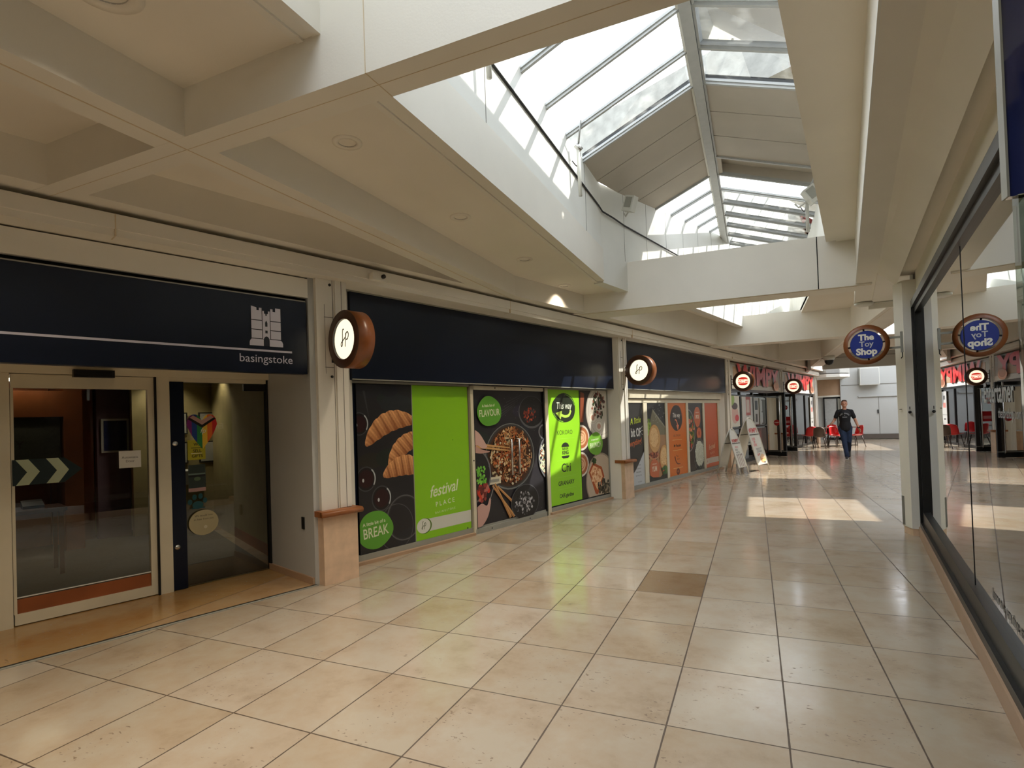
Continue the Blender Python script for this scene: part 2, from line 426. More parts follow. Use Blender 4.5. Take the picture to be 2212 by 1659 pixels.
# roof line constants
RX, RZ, EL, ZL, ZR, XR = -.46, 5.5, -1.9, 4.87, 4.80, 1.55
roofz = lambda x: RZ-(RX-x)*(RZ-ZL)/(RX-EL) if x < RX else RZ-(x-RX)*(RZ-ZR)/(XR-RX)
OW0, OW1 = Vector((-1.9, 7.63)), Vector((1.0, 18.9))   # oblique side of the roof well

# ---- ceilings
def slab(pts, z0, z1, name, k='ceil'): return struct(MB().prism(pts, z0, z1, k), name)
slab([(-8, -9), (-2.04, -9), (-2.04, 7.66), (-1.99, 8.0), (-1.87, 8.7), (-8, 8.7)], 3.476, 3.60, 'ceiling')
slab([(-8, 8.7), (-1.66, 8.7), (OW1.x, OW1.y), (1.2, 18.9), (1.2, 20.5), (-8, 20.5)], 3.78, 3.90, 'ceiling')
slab([(-.3, -.0), (.98, 8.45), (3.5, 8.45), (3.5, -9), (-1.4, -9)], 3.80, 3.92, 'ceiling')
slab([(1.10, 8.45), (1.10, 20.5), (2.3, 20.5), (2.3, 8.45)], 3.80, 3.92, 'ceiling')
slab([(-8, 20.3), (2.3, 20.3), (2.3, 24), (2.3, 28.2), (-8, 28.2)], 3.7, 3.82, 'ceiling')
# unseen side roof; two openings added and shaped to throw the floor sun patches
b = MB()
SZ = 3.62
holes = [(3.30, 5.05, 10.40, 12.42), (3.30, 5.05, 15.35, 18.75)]
ys = [8.0, 10.40, 12.42, 15.35, 18.75, 24.0]
for i in range(5):
    y0, y1 = ys[i], ys[i+1]
    if i in (1, 3): b.box(2.3, 3.30, y0, y1, SZ, SZ+.1, 'ceil'); b.box(5.05, 9.6, y0, y1, SZ, SZ+.1, 'ceil')
    else: b.box(2.3, 9.6, y0, y1, SZ, SZ+.1, 'ceil')
struct(b, 'ceiling')
# atrium roof, high, with a rooflight strip
b = MB().box(-3, 4.2, 28.2, 34, 5.2, 5.3, 'ceil').box(4.2, 9.6, 24.0, 25.0, 5.2, 5.3, 'ceil').box(4.2, 9.6, 29.6, 34, 5.2, 5.3, 'ceil').box(2.1, 4.2, 24.0, 28.2, 5.2, 5.3, 'ceil').box(2.0, 2.1, 24.0, 28.3, 3.05, 5.3, 'whitewall')
struct(b, 'ceiling_atrium')

# ---- beams
ZB = 3.2
def beam(pts, z0, z1, name='ceiling_beam', k='paint'): return struct(MB().prism(pts, z0, z1, k), name)
b = MB().box(-5.2, 1.4, 2.07, 2.28, ZB, 3.92, 'paint'); b.box(-5.0, 1.2, 2.169, 2.172, ZB-.002, ZB+.001, 'joint'); b.box(-1.618, -1.614, 2.067, 2.283, ZB-.002, 3.92, 'joint'); struct(b, 'ceiling_beam')
b = MB().prism([(-3.2, 8.33), (1.5, 8.52), (1.5, 8.95), (-3.2, 8.95)], ZB-.02, 3.90, 'paint'); b.prism([(.868, 8.492), (.880, 8.492), (.880, 8.52), (.868, 8.52)], ZB-.02, 3.90, 'darkslot'); b.prism([(-3.2, 8.40), (1.5, 8.56), (1.5, 8.565), (-3.2, 8.405)], ZB-.024, ZB-.01, 'joint'); struct(b, 'ceiling_beam')
beam([(-2.5, 14.45), (2.4, 14.30), (2.4, 14.75), (-2.5, 14.9)], 3.17, 3.86)
beam([(-1, 20.28), (2.3, 20.28), (2.3, 20.65), (-1, 20.65)], 3.18, 3.9)
b = MB().box(-3.14, -2.88, -9, 7.0, ZB+.001, 3.6, 'paint').box(-3.004, -2.998, -9, 6.9, ZB-.003, ZB+.0015, 'joint'); struct(b, 'ceiling_beam')
b = MB().box(2.08, 2.50, 8.0, 24.0, 3.18, 3.9, 'paint').box(2.15, 2.155, 8.0, 24.0, 3.177, 3.19, 'joint'); struct(b, 'ceiling_beam')
# edge beam that follows the left facade
pts = [fxy(s, n) for s, n in [(-7.5, .95), (-2.0, .70), (2.0, .545), (5.65, .40), (11.75, .02), (17.85, -.30), (24.6, -.7)]]+[fxy(24.6, -3), fxy(-7.5, -3)]
beam(pts, ZB+.002, 3.79, 'ceiling_edge_beam')
# long beam and sloping soffit along the right-hand windows
lx = lambda y: .539+(y-2.63)*.1335
rx_ = lambda y: .71+(y-2.71)*.143
gx = lambda y: .943+(y-2.74)*.1358
wx = lambda y: 1.808+(y-7.792)*.1478
b = MB().prism([(lx(-9), -9), (lx(10.24), 10.24), (rx_(10.24), 10.24), (rx_(-9), -9)], ZB, 3.9, 'paint')
b.prism([(lx(-9)-.012, -9), (lx(10.24)-.012, 10.24), (lx(10.24), 10.24), (lx(-9), -9)], ZB+.0, ZB+.03, 'white'); struct(b, 'ceiling_beam')  # white strip stands in for the highlight along the gap
y0, y1 = -9, 8.0
b = MB().hull8([(rx_(y0), y0, ZB), (rx_(y1), y1, ZB), (gx(y1), y1, 3.03), (gx(y0), y0, 3.03)],
               [(rx_(y0), y0, 3.5), (rx_(y1), y1, 3.5), (gx(y1), y1, 3.5), (gx(y0), y0, 3.5)], 'paint'); struct(b, 'trim_soffit')
b = MB().prism([(gx(y0), y0), (gx(y1), y1), (wx(y1), y1), (wx(y0), y0)], 3.13, 3.5, 'ceil'); struct(b, 'trim_soffit_slot')
b = MB().prism([(wx(y0), y0), (wx(7.82), 7.82), (wx(7.82)+.2, 7.82), (wx(y0)+.2, y0)], 2.775, 3.5, 'paint'); struct(b, 'trim_fascia')
b = MB().prism([(rx_(8.0), 8.0), (rx_(10.2), 10.2), (2.1, 10.2), (2.1, 8.0)], 3.19, 3.5, 'paint').prism([(rx_(10.2)-.05, 10.18), (2.08, 10.18), (2.08, 10.24), (rx_(10.2)-.05, 10.24)], 3.10, 3.19, 'paint'); struct(b, 'trim_soffit')

# ---- walls of the roof well
b = MB()
b.box(-2.04, -1.885, -9, 7.63, 3.478, 3.53, 'paint'); b.box(-2.03, -1.99, -9, 7.66, 3.466, 3.48, 'paint'); b.box(-1.93, -1.88, -9, 7.62, 3.470, 3.53, 'paint')
b.box(-2.0, -1.88, -9, 7.62, 3.53, 3.93, 'paint')
struct(b, 'trim_well_edge')
b = MB().box(-2.05, -1.9, -9, 7.63, 3.9, ZL, 'white')
for y in (-1.2, 1.3, 3.95, 6.85): b.box(-1.902, -1.897, y, y+.006, 3.93, ZL-.01, 'joint2')
b.box(-1.903, -1.896, -9, 7.62, 4.50, 4.508, 'joint2')
struct(b, 'wall_well_left')
b = MB(); n = 12; dv = (OW1-OW0); pn = Vector((dv.y, -dv.x)).normalized()
for i in range(n):
    p, q = OW0+dv*i/n, OW0+dv*(i+1)/n; p2, q2 = p-pn*.15, q-pn*.15; zb = 3.45 if i == 0 else 3.6
    b.hull8([(*p, zb), (*q, zb), (*q2, zb), (*p2, zb)], [(*p, roofz(p.x)), (*q, roofz(q.x)), (*q2, roofz(q.x)), (*p2, roofz(p.x))], 'white')
L_ = dv.length; dn = dv.normalized()
for k_ in range(1, 13):
    p = OW0+dn*(.82*k_-.1); r = p+dn*.006; a1, a2 = p+pn*.002, r+pn*.002
    b.hull8([(*p, 3.9), (*r, 3.9), (*a2, 3.9), (*a1, 3.9)], [(*p, roofz(p.x)-.02), (*r, roofz(p.x)-.02), (*a2, roofz(p.x)-.02), (*a1, roofz(p.x)-.02)], 'joint2')
struct(b, 'wall_well_oblique')
b = MB().hull8([(1.10, 9.0, 3.85), (1.10, 18.95, 3.85), (1.25, 18.95, 3.85), (1.25, 9.0, 3.85)], [(1.10, 9.0, roofz(1.1)), (1.10, 18.95, roofz(1.1)), (1.25, 18.95, roofz(1.25)), (1.25, 9.0, roofz(1.25))], 'white')
struct(b, 'wall_well_right')
b = MB().box(1.55, 1.7, -9, 9.0, 3.9, ZR, 'white'); b.box(1.1, 1.55, 8.98, 9.1, 3.9, 4.86, 'white'); struct(b, 'wall_well_right')
b = MB().box(-2.0, 1.7, -9.1, -9, 3.2, 5.6, 'white'); struct(b, 'wall_well_back')

# ---- pitched roof: bars, glass, opaque panels
yb = [6.12+.68*i for i in range(-22, 19)]
def opaqueL(y): return 6.79 < y < 9.5
def opaqueR(y): return 6.79 < y < 8.83
xoL = lambda y: EL if y < 7.63 else EL+(y-7.63)*(dv.x/dv.y)
xoR = lambda y: XR if y < 9.0 else 1.10
ridge = MB().box(RX-.055, RX+.055, -9, 15.2, RZ-.10, RZ+.06, 'alu').box(RX-.085, RX-.06, -9, 15.2, RZ-.07, RZ+.03, 'white').box(RX+.06, RX+.085, -9, 15.2, RZ-.07, RZ+.03, 'alu')
struct(ridge, 'roof_ridge_beam')
def slopebar(y, x0, x1, w, h, k, b):
    z0, z1 = roofz(x0), roofz(x1)
    b.hull8([(x0, y-w/2, z0-h), (x1, y-w/2, z1-h), (x1, y+w/2, z1-h), (x0, y+w/2, z0-h)], [(x0, y-w/2, z0+.01), (x1, y-w/2, z1+.01), (x1, y+w/2, z1+.01), (x0, y+w/2, z0+.01)], k)
barsL, barsR = MB(), MB(); gL, gR = MB(), MB(); panL, panR, jn = MB(), MB(), MB()
for i, y in enumerate(yb[:-1]):
    y2 = yb[i+1]
    xl = xoL(y)+.0
    if xl < RX-.1:
        if opaqueL(y):
            xl2 = xoL(y2)
            z0, z1, zr = roofz(xl), roofz(xl2), roofz(RX)
            panL.hull8([(xl, y+.008, z0-.02), (RX-.06, y+.008, zr-.045), (RX-.06, y2-.008, zr-.045), (xl2, y2-.008, z1-.02)], [(xl, y+.008, z0+.05), (RX-.06, y+.008, zr+.03), (RX-.06, y2-.008, zr+.03), (xl2, y2-.008, z1+.05)], 'roofpanel')
            jn.hull8([(xl, y-.02, z0+.0), (RX-.06, y-.02, zr-.02), (RX-.06, y+.02, zr-.02), (xl, y+.02, z0)], [(xl, y-.02, z0+.06), (RX-.06, y-.02, zr+.04), (RX-.06, y+.02, zr+.04), (xl, y+.02, z0+.06)], 'darkslot')
        else:
            xl2 = min(xoL(y2), RX-.02)
            gL.add([(xl, y, roofz(xl)), (RX-.06, y, roofz(RX)-.02), (RX-.06, y2, roofz(RX)-.02), (xl2, y2, roofz(xl2))], [(0, 1, 2, 3)], 'skyglass')
        if not opaqueL(y) or not opaqueL(y-.68):
            slopebar(y, xl-.05, RX-.05, .035, .05, 'alu', barsL); slopebar(y, xl-.05, RX-.05, .065, .02, 'alu', barsL)
    xr = xoR(y)
    if opaqueR(y):
        z0, zr = roofz(xr), roofz(RX)
        panR.hull8([(xr, y+.008, z0-.02), (RX+.06, y+.008, zr-.045), (RX+.06, y2-.008, zr-.045), (xr, y2-.008, z0-.02)], [(xr, y+.008, z0+.05), (RX+.06, y+.008, zr+.03), (RX+.06, y2-.008, zr+.03), (xr, y2-.008, z0+.05)], 'roofpanel')
        jn.hull8([(xr, y-.02, z0), (RX+.06, y-.02, zr-.02), (RX+.06, y+.02, zr-.02), (xr, y+.02, z0)], [(xr, y-.02, z0+.06), (RX+.06, y-.02, zr+.04), (RX+.06, y+.02, zr+.04), (xr, y+.02, z0+.06)], 'darkslot')
    elif 8.8 < y < 8.9:   # blanked roof vent, set higher in its frame
        z0, zr = roofz(xr), roofz(RX)
        panR.hull8([(xr, y, z0+.16), (RX+.06, y, zr+.13), (RX+.06, y2, zr+.13), (xr, y2, z0+.16)], [(xr, y, z0+.2), (RX+.06, y, zr+.2), (RX+.06, y2, zr+.2), (xr, y2, z0+.2)], 'roofpanel')
        for (a_, c_) in ((y, y+.03), (y2-.03, y2)):
            panR.hull8([(xr, a_, z0-.02), (RX+.06, a_, zr-.04), (RX+.06, c_, zr-.04), (xr, c_, z0-.02)], [(xr, a_, z0+.17), (RX+.06, a_, zr+.15), (RX+.06, c_, zr+.15), (xr, c_, z0+.17)], 'roofpanel')
        panR.box(RX+.06, RX+.14, y, y2, zr-.06, zr+.2, 'roofpanel')
    else:
        gR.add([(xr, y, roofz(xr)), (RX+.06, y, roofz(RX)-.02), (RX+.06, y2, roofz(RX)-.02), (xoR(y2), y2, roofz(xoR(y2)))], [(0, 1, 2, 3)], 'skyglass')
    if not opaqueR(y) or not opaqueR(y-.68):
        slopebar(y, RX+.05, xr+.05, .035, .05, 'alu', barsR); slopebar(y, RX+.05, xr+.05, .065, .02, 'alu', barsR)
struct(barsL, 'roof_bar_frame'); struct(barsR, 'roof_bar_frame'); struct(gL, 'roof_glass'); struct(gR, 'roof_glass')
struct(panL, 'roof_panel'); struct(panR, 'roof_panel'); struct(jn, 'roof_joint_strip')
# roofs of the side parts, so that the sky is only seen through glass
b = MB().box(-13, -2.0, -9.2, 34, 3.95, 4.05, 'conc'); b.box(1.7, 3.3, -9.2, 24, 3.95, 4.05, 'conc'); b.box(3.3, 9.7, -9.2, 8.2, 3.95, 4.05, 'conc'); struct(b, 'roof_deck')
# raw concrete upstand of the neighbouring block, seen through the glass
p0, p1 = Vector((-4.6, 9.95)), Vector((1.15, 7.2)); d_ = (p1-p0).normalized(); nn_ = Vector((-d_.y, d_.x))
b = MB().prism([p0, p1, p1+nn_*.3, p0+nn_*.3], 5.75, 6.5, 'conc')
b.prism([p1-d_*.5, p1+d_*.55, p1+d_*.55+nn_*.5, p1-d_*.5+nn_*.5], 5.5, 6.75, 'conc'); b.prism([p1-d_*.5-nn_*.03, p1+d_*.58-nn_*.03, p1+d_*.58+nn_*.5, p1-d_*.5+nn_*.5], 6.75, 6.82, 'conc')
b.box(1.76, 2.3, -9, 7.6, 4.0, 7.8, 'conc'); b.box(1.62, 1.66, 4.2, 4.6, 4.0, 6.5, 'conc'); struct(b, 'wall_outside')  # tall box: out of view, added to keep sun off the left shopfront

# ---- left facade: upper strip, lip, recess walls
def strip(smin, smax, na, nb, z0, z1, k, name, n_=14):
    b = MB(); ss = [smin+(smax-smin)*i/n_ for i in range(n_+1)]
    b.prism([fxy(s, lipn(s)+na) for s in ss]+[fxy(s, lipn(s)+nb) for s in reversed(ss)], z0, z1, k); return b
b = strip(-7.5, 24.3, 0, -.5, 3.0, 3.15, 'paint', 'x', 40)
ss = [-7.5+31.8*i/40 for i in range(41)]
b.prism([fxy(s, lipn(s)+.02) for s in ss]+[fxy(s, lipn(s)-.02) for s in reversed(ss)], 3.05, 3.16, 'paint')
for s in (-2.28, 2.2, 5.8, 11.9, 17.9): b.prism([fxy(s, lipn(s)+.022), fxy(s+.008, lipn(s)+.022), fxy(s+.008, lipn(s)-.1), fxy(s, lipn(s)-.1)], 2.998, 3.162, 'joint')
struct(b, 'trim_facade_lip')
struct(strip(-7.5, 24.3, -.10, -3, 3.08, 3.3, 'paint', 'x', 40), 'wall_left_upper')
# back of the shop units
struct(MB().prism([fxy(-7.5, -5.2), fxy(24, -5.2), fxy(24, -5.4), fxy(-7.5, -5.4)], 0, 4, 'roomwall'), 'wall_left_rear')
# shop unit 1: beige fascia over the sign, recess soffit, right reveal
b = MB().prism([fxy(-7.5, .36), fxy(-.66, .36), fxy(-.66, -.2), fxy(-7.5, -.2)], 2.80, 2.985, 'paint')
b.prism([fxy(-7.5, .30), fxy(-.69, .30), fxy(-.69, -.1), fxy(-7.5, -.1)], 2.985, 3.02, 'darkslot'); struct(b, 'trim_fascia')
b = MB().prism([fxy(-7.5, .30), fxy(-.69, .30), fxy(-.69, -.62), fxy(-7.5, -.62)], 2.32, 2.82, 'darkslot').prism([fxy(-7.5, .30), fxy(-.69, .30), fxy(-.69, -.62), fxy(-7.5, -.62)], 2.24, 2.325, 'paint'); struct(b, 'ceiling_recess')
b = MB().prism([fxy(-.69, .36), fxy(-.58, .36), fxy(-.58, -.66), fxy(-.69, -.66)], 0, 3.0, 'whitewall').prism([fxy(-.71, .345), fxy(-.69, .345), fxy(-.69, -.62), fxy(-.71, -.62)], 0, .07, 'plinth'); struct(b, 'wall_reveal')
b = MB().prism([fxy(-.70, .12), fxy(-.688, .12), fxy(-.688, .17), fxy(-.70, .17)], .52, .64, 'black')
tag(b.build('wall_socket'), 'small black socket plate low on the pale reveal wall beside the glass door', 'socket')

# ---- stone-based pillars of the left facade
def pillar(s0, s1, nf, nb, name='facade_pillar'):
    (o, r, L) = frame(fxy(s0, nf), fxy(s1, nf)); b = MB(); D = nf-nb
    b.box(0, L, 0, D, 0, .66, 'stone'); b.box(-.035, L+.035, -.035, .35, .66, .715, 'wood')
    b.box(.02, L-.03, .06, D, .715, 3.05, 'paint'); b.box(L*.52, L*.535, .058, .07, .72, 3.0, 'joint2'); b.box(L*.58, L*1.0-.03, .045, .07, .72, 3.0, 'paint'); b.box(L*.76, L*.775, .043, .05, .72, 3.0, 'joint2')
    b.tube([(-.035, -.035, .687), (L+.035, -.035, .687)], .028, 'wood', 10)
    b.box(L*.28, L*.285, .056, .07, 2.06, 2.75, 'joint2') ; b.box(.10, L*.52, .056, .07, 2.62, 2.626, 'joint2'); b.box(.10, L*.52, .056, .07, 2.12, 2.126, 'joint2')
    b.lathe([(0, .05), (.014, .05), (.014, .07)], 'black', (L*.45, 0, 2.95), 'y', 10); b.lathe([(0, .05), (.014, .05), (.014, .07)], 'black', (L*.45, 0, 2.03), 'y', 10)
    return b.build(name, loc=o, rz=r, kind='structure')
pillar(-.65, -.278, .466, -.3)
pillar(5.49, 5.80, .13, -.5)
pillar(11.75, 12.08, -.28, -.9)
pillar(17.72, 18.05, -.62, -1.3)
pillar(23.80, 24.15, -.92, -1.7)
# the jambs beside the pillars
def jamb(s0, n0, s1, n1, z1=3.0, name='wall_jamb', k='paint'):
    a, c = Vector(fxy(s0, n0)), Vector(fxy(s1, n1)); d = (c-a).normalized(); q = Vector((-d.y, d.x))*.05
    return struct(MB().prism([a, c, c+q, a+q], 0, z1, k), name)
jamb(5.42, -.17, 5.49, .05); jamb(11.50, -.47, 11.74, -.40); jamb(12.1, -.40, 12.15, -.75); jamb(17.65, -1.1, 17.72, -.75); jamb(18.06, -.7, 18.1, -1.12); jamb(23.75, -1.42, 23.8, -1.0)
jamb(-.28, .3, -.05, .06); jamb(5.81, .0, 6.0, -.2)

# ---- right side: pillar, plinth
b = MB().prism([(1.624, 8.03), (1.673, 7.812), (1.83, 7.79), (1.83, 8.03)], .085, 3.04, 'paint')
b.prism([(1.635, 8.02), (1.68, 7.82), (1.83, 7.80), (1.83, 8.03)], 0, .085, 'stone')
b.prism([(1.622, 8.025), (1.634, 7.97), (1.640, 7.97), (1.630, 8.025)], .1, .45, 'joint2'); b.box(1.618, 1.64, 7.9, 7.93, 1.50, 1.51, 'joint2'); struct(b, 'corner_pillar')
b = MB().box(1.82, 9.6, 7.95, 8.1, 0, 3.7, 'whitewall'); struct(b, 'wall_right_return')
struct(MB().box(9.5, 9.7, -9, 34, 0, 5.3, 'whitewall'), 'wall_right')
struct(MB().box(-13, 13, -9.2, -9, 0, 4, 'paint'), 'wall_back')
struct(MB().box(-13.2, -13, -9.2, 34, 0, 4.1, 'paint'), 'wall_left')
# ---- far end
b = MB().box(2.6, 9.6, 30.5, 30.7, 0, 5.3, 'whitewall')
b.box(2.6, 9.6, 30.488, 30.5, 2.60, 2.63, 'joint2'); b.box(4.6, 6.2, 30.44, 30.5, 2.02, 2.09, 'whitewall')
for x in (5.42,): b.box(x, x+.015, 30.49, 30.5, .25, 2.0, 'joint2')
for x in (4.62, 7.6): b.box(x, x+.012, 30.49, 30.5, 2.63, 4.4, 'joint2')
b.box(5.36, 5.40, 30.46, 30.5, 1.22, 1.40, 'black'); struct(b, 'wall_far')
struct(MB().box(3.9, 9.6, 30.44, 30.5, .04, .26, 'darkbase'), 'baseboard_far')
b = MB().prism([(2.5, 24.0), (9.6, 24.0), (9.6, 24.2), (2.5, 24.2)], 3.05, 5.2, 'whitewall').box(2.5, 9.6, 23.985, 24.0, 3.46, 3.475, 'joint2'); struct(b, 'wall_bulkhead')
struct(MB().prism([fxy(24.0, -1.3), (2.35, 30.6), (-3, 30.6), (-3, 28.6)], 0, 5.2, 'whitewall'), 'wall_far_left')

# ================================================================== SHOP UNIT 1 (left, with the castle sign)
R1 = math.atan2(T.y, T.x)
def L1(s=0, n=0, z=0): p = fxy(s, n); return (p[0], p[1], z)
b = MB()   # static frame of the shopfront
b.box(-3.00, -2.77, .58, .68, 0, 2.12, 'frame'); b.box(-1.75, -1.635, .58, .68, 0, 2.12, 'frame'); b.box(-6.5, -.69, .56, .70, 2.06, 2.34, 'frame'); b.box(-1.63, -.69, .60, .68, 2.02, 2.06, 'frame')
b.box(-6.5, -3.0, .60, .66, 0, .14, 'frame'); b.box(-4.4, -4.3, .6, .66, .1, 2.1, 'frame'); b.box(-1.76, -1.745, .57, .6, .0, 2.1, 'darkslot'); b.box(-.705, -.69, .585, .66, .0, 2.06, 'darkslot')
struct(b, 'window_frame_left', loc=L1(), rz=R1)
b = MB().box(-6.4, -3.0, .63, .636, .1, 2.06, 'glass'); struct(b, 'window_1', loc=L1(), rz=R1)
d = thing('sliding_door', 'automatic sliding glass door of the shop under the castle sign', 'door', L1(-2.76, -.62), R1); d['kind'] = 'structure'
b = MB().box(0, 1.0, -.02, .04, 1.94, 2.055, 'frame').box(0, 1.0, -.02, .04, 0.012, .10, 'frame').box(.95, 1.0, -.02, .04, .1, 1.94, 'frame').box(-.005, .015, -.02, .04, .1, 1.94, 'frame'); b.build('door_frame', d)
b = MB().box(.015, .95, .01, .016, .10, 1.94, 'glass'); b.build('pane', d)
b = MB().box(.015, .95, .0, .008, .10, .215, 'brownwood').box(.015, .95, -.002, .012, .225, .232, 'white'); b.build('kick_strip', d)
tag(MB().box(-2.37, -2.08, .50, .57, 2.035, 2.10, 'black').box(-2.35, -2.10, .495, .50, 2.05, 2.085, 'darkslot').build('door_sensor', loc=L1(), rz=R1), 'black motion sensor box above the automatic sliding door', 'sensor')
d = thing('pivot_door', 'frameless glass door with a navy stile and stickers beside the sliding door', 'door', L1(-1.635, -.62), R1); d['kind'] = 'structure'
b = MB().box(.005, .125, -.03, .03, .01, 2.02, 'navy'); b.build('stile', d)
for z in (.42, 1.42): MB().lathe([(0, -.045), (.022, -.045), (.026, -.03), (.026, -.02)], 'metal', (.04, 0, z), 'y', 16).build('bolt', d)
MB().box(.125, .935, .0, .01, .01, 2.02, 'glass').build('pane', d)
MB().box(.70, .93, -.012, .022, 1.94, 2.015, 'black').build('top_clamp', d)
# the fascia sign
sg = thing('shop_sign', 'long navy fascia sign with a white castle emblem and the word basingstoke', 'sign', L1(-5.5, .30), R1)
MB().box(0, 4.79, -.05, .05, 2.05, 2.765, 'navy').box(0, 4.79, -.052, -.049, 2.755, 2.765, 'grey_frame').build('sign_panel', sg)
W8 = (206, 204, 220)
a = Art(y=-.054); x0 = 5.5-1.25   # local x = s + 5.5
def cst(px, pz): return (x0+px*.305, 2.295+pz*.36)
for sd in (1, -1):
    q = (lambda u: u) if sd == 1 else (lambda u: 1-u)
    P_ = lambda pts: a.poly([cst(q(u), v) for u, v in pts], W8)
    P_([(.06, .66), (.37, .66), (.37, .97), (.29, .97), (.29, .90), (.22, .90), (.22, .97), (.06, 1.0)] if sd == 1 else [(.06, .66), (.37, .66), (.37, .97), (.30, .97), (.30, .90), (.22, .90), (.22, 1.0), (.06, 1.0)])
    P_([(.06, .42), (.37, .42), (.37, .64), (.06, .64)]); P_([(.06, .19), (.37, .19), (.37, .40), (.06, .40)])
    P_([(0, 0), (.42, 0), (.42, .17), (.06, .17), (.02, .13), (0, .08)])
a.poly([cst(u, v) for u, v in [(.39, .18), (.61, .18), (.61, .90), (.56, .90), (.56, .83), (.52, .83), (.52, .78), (.48, .78), (.48, .83), (.44, .83), (.44, .90), (.39, .90)]], W8)
NV = (20, 25, 38)
a.poly([cst(u, v) for u, v in [(.465, .50), (.535, .50), (.535, .60), (.50, .66), (.465, .60)]], NV); a.poly([cst(u, v) for u, v in [(.465, .33), (.535, .33), (.535, .40), (.465, .40)]], NV)
a.poly([cst(.5+.09*cos(t), .13+.12*sin(t)) for t in [pi*i/12 for i in range(13)]]+[cst(.41, 0), cst(.59, 0)], NV)
a.build('castle_emblem', sg)
Art(y=-.054).rect(0, 4.64, 2.244, 2.262, W8).build('line', sg)
Art(y=-.054).text('basingstoke', .105, 4.40, 2.175, W8).build('lettering', sg)
# stickers on the two glass doors
s1 = thing('door_sticker', 'small white automatic door notice on the sliding glass door', 'sticker', L1(-2.045, -.60), R1)
a = Art(y=-.006).rect(0, .17, 1.22, 1.375, (214, 212, 204)).text('Automatic', .03, .085, 1.315, (40, 40, 40)).text('Door', .03, .085, 1.28, (40, 40, 40)); a.build('notice', s1)
s1 = thing('arrow_decal', 'dark green arrow decal with white chevrons on the sliding door glass', 'sticker', L1(-2.76, -.60), R1)
a = Art(y=-.006); a.poly([(.0, 1.14), (.33, 1.14), (.45, 1.245), (.33, 1.35), (.0, 1.35)], (14, 34, 36))
for q in (0, .19): a.poly([(q+.02, 1.35), (q+.10, 1.35), (q+.17, 1.245), (q+.10, 1.14), (q+.02, 1.14), (q+.09, 1.245)], (176, 186, 156))
a.build('chevrons', s1)
def sticker(label, x, fn):
    t = thing('door_sticker', label, 'sticker', L1(x, -.60), R1); a_ = Art(y=-.004); fn(a_); a_.build('print', t)
def heart(a_):
    cols = [(120, 30, 110), (28, 60, 130), (40, 130, 70), (230, 190, 60), (225, 110, 40), (200, 36, 36)]
    for i, c in enumerate(cols):
        u0, u1 = i/6, (i+1)/6
        top = lambda u: .74+.10*(1-abs(2*u-1))*0+.10*sqrt(max(0, 1-((u if u < .5 else 1-u)*4-1)**2))
        bot = lambda u: .62-.19*(1-abs(2*u-1))+.06*(abs(2*u-1))**4
        us = [u0+(u1-u0)*j/5 for j in range(6)]
        a_.poly([(u*.28, bot(u)+.92) for u in us]+[(u*.28, top(u)+.86) for u in reversed(us)], c)
    a_.poly([(.02, 1.66), (.14, 1.585), (.26, 1.66), (.22, 1.69), (.14, 1.64), (.06, 1.69)], (190, 150, 140))
    a_.poly([(.01, 1.655), (.03, 1.668), (.14, 1.595), (.25, 1.668), (.27, 1.655), (.14, 1.565)], (20, 18, 18)); a_.text('fp', .07, .145, 1.535, (225, 225, 210), shear=.3)
sticker('heart-shaped rainbow pride sticker on the frameless glass door', -1.49, heart)
def yel(a_):
    a_.rect(0, .16, 1.25, 1.445, (176, 168, 40))
    for z, t in ((1.40, 'WE'), (1.335, 'SELL'), (1.285, 'GIFTS')): a_.text(t, .04, .085, z, (40, 40, 20), bold=.02)
    a_.rect(.03, .13, 1.365, 1.37, (40, 40, 20)); a_.rect(.03, .13, 1.31, 1.314, (230, 230, 210))
sticker('square yellow notice sticker below the rainbow heart on the glass door', -1.485, yel)
sticker('dark green photo sticker below the yellow notice on the glass door', -1.485, lambda a_: a_.rect(0, .155, .97, 1.20, (40, 52, 48)).rect(0, .155, 1.10, 1.115, (110, 130, 120)).rect(0, .155, 1.08, 1.10, (8, 12, 14)).disc(.08, 1.06, .03, .02, (90, 110, 80)).rect(0, .155, .935, .97, (168, 132, 128)))
def paw(a_):
    a_.disc(.085, .80, .05, .038, (16, 74, 82))
    for x, z in ((.015, .835), (.055, .88), (.11, .885), (.15, .84)): a_.disc(x, z, .02, .027, (16, 74, 82))
    a_.rect(.03, .15, .765, .775, (16, 74, 82))
sticker('teal paw print sticker on the glass door, below the dark one', -1.49, paw)
sticker('round pale sticker with grey writing, lowest on the glass door', -1.49, lambda a_: a_.disc(.135, .62, .135, .125, (176, 166, 130)).text('We would love', .026, .135, .69, (70, 70, 60)).text('to hear from you', .026, .135, .655, (70, 70, 60)).disc(.15, .575, .016, .016, (200, 195, 170)))

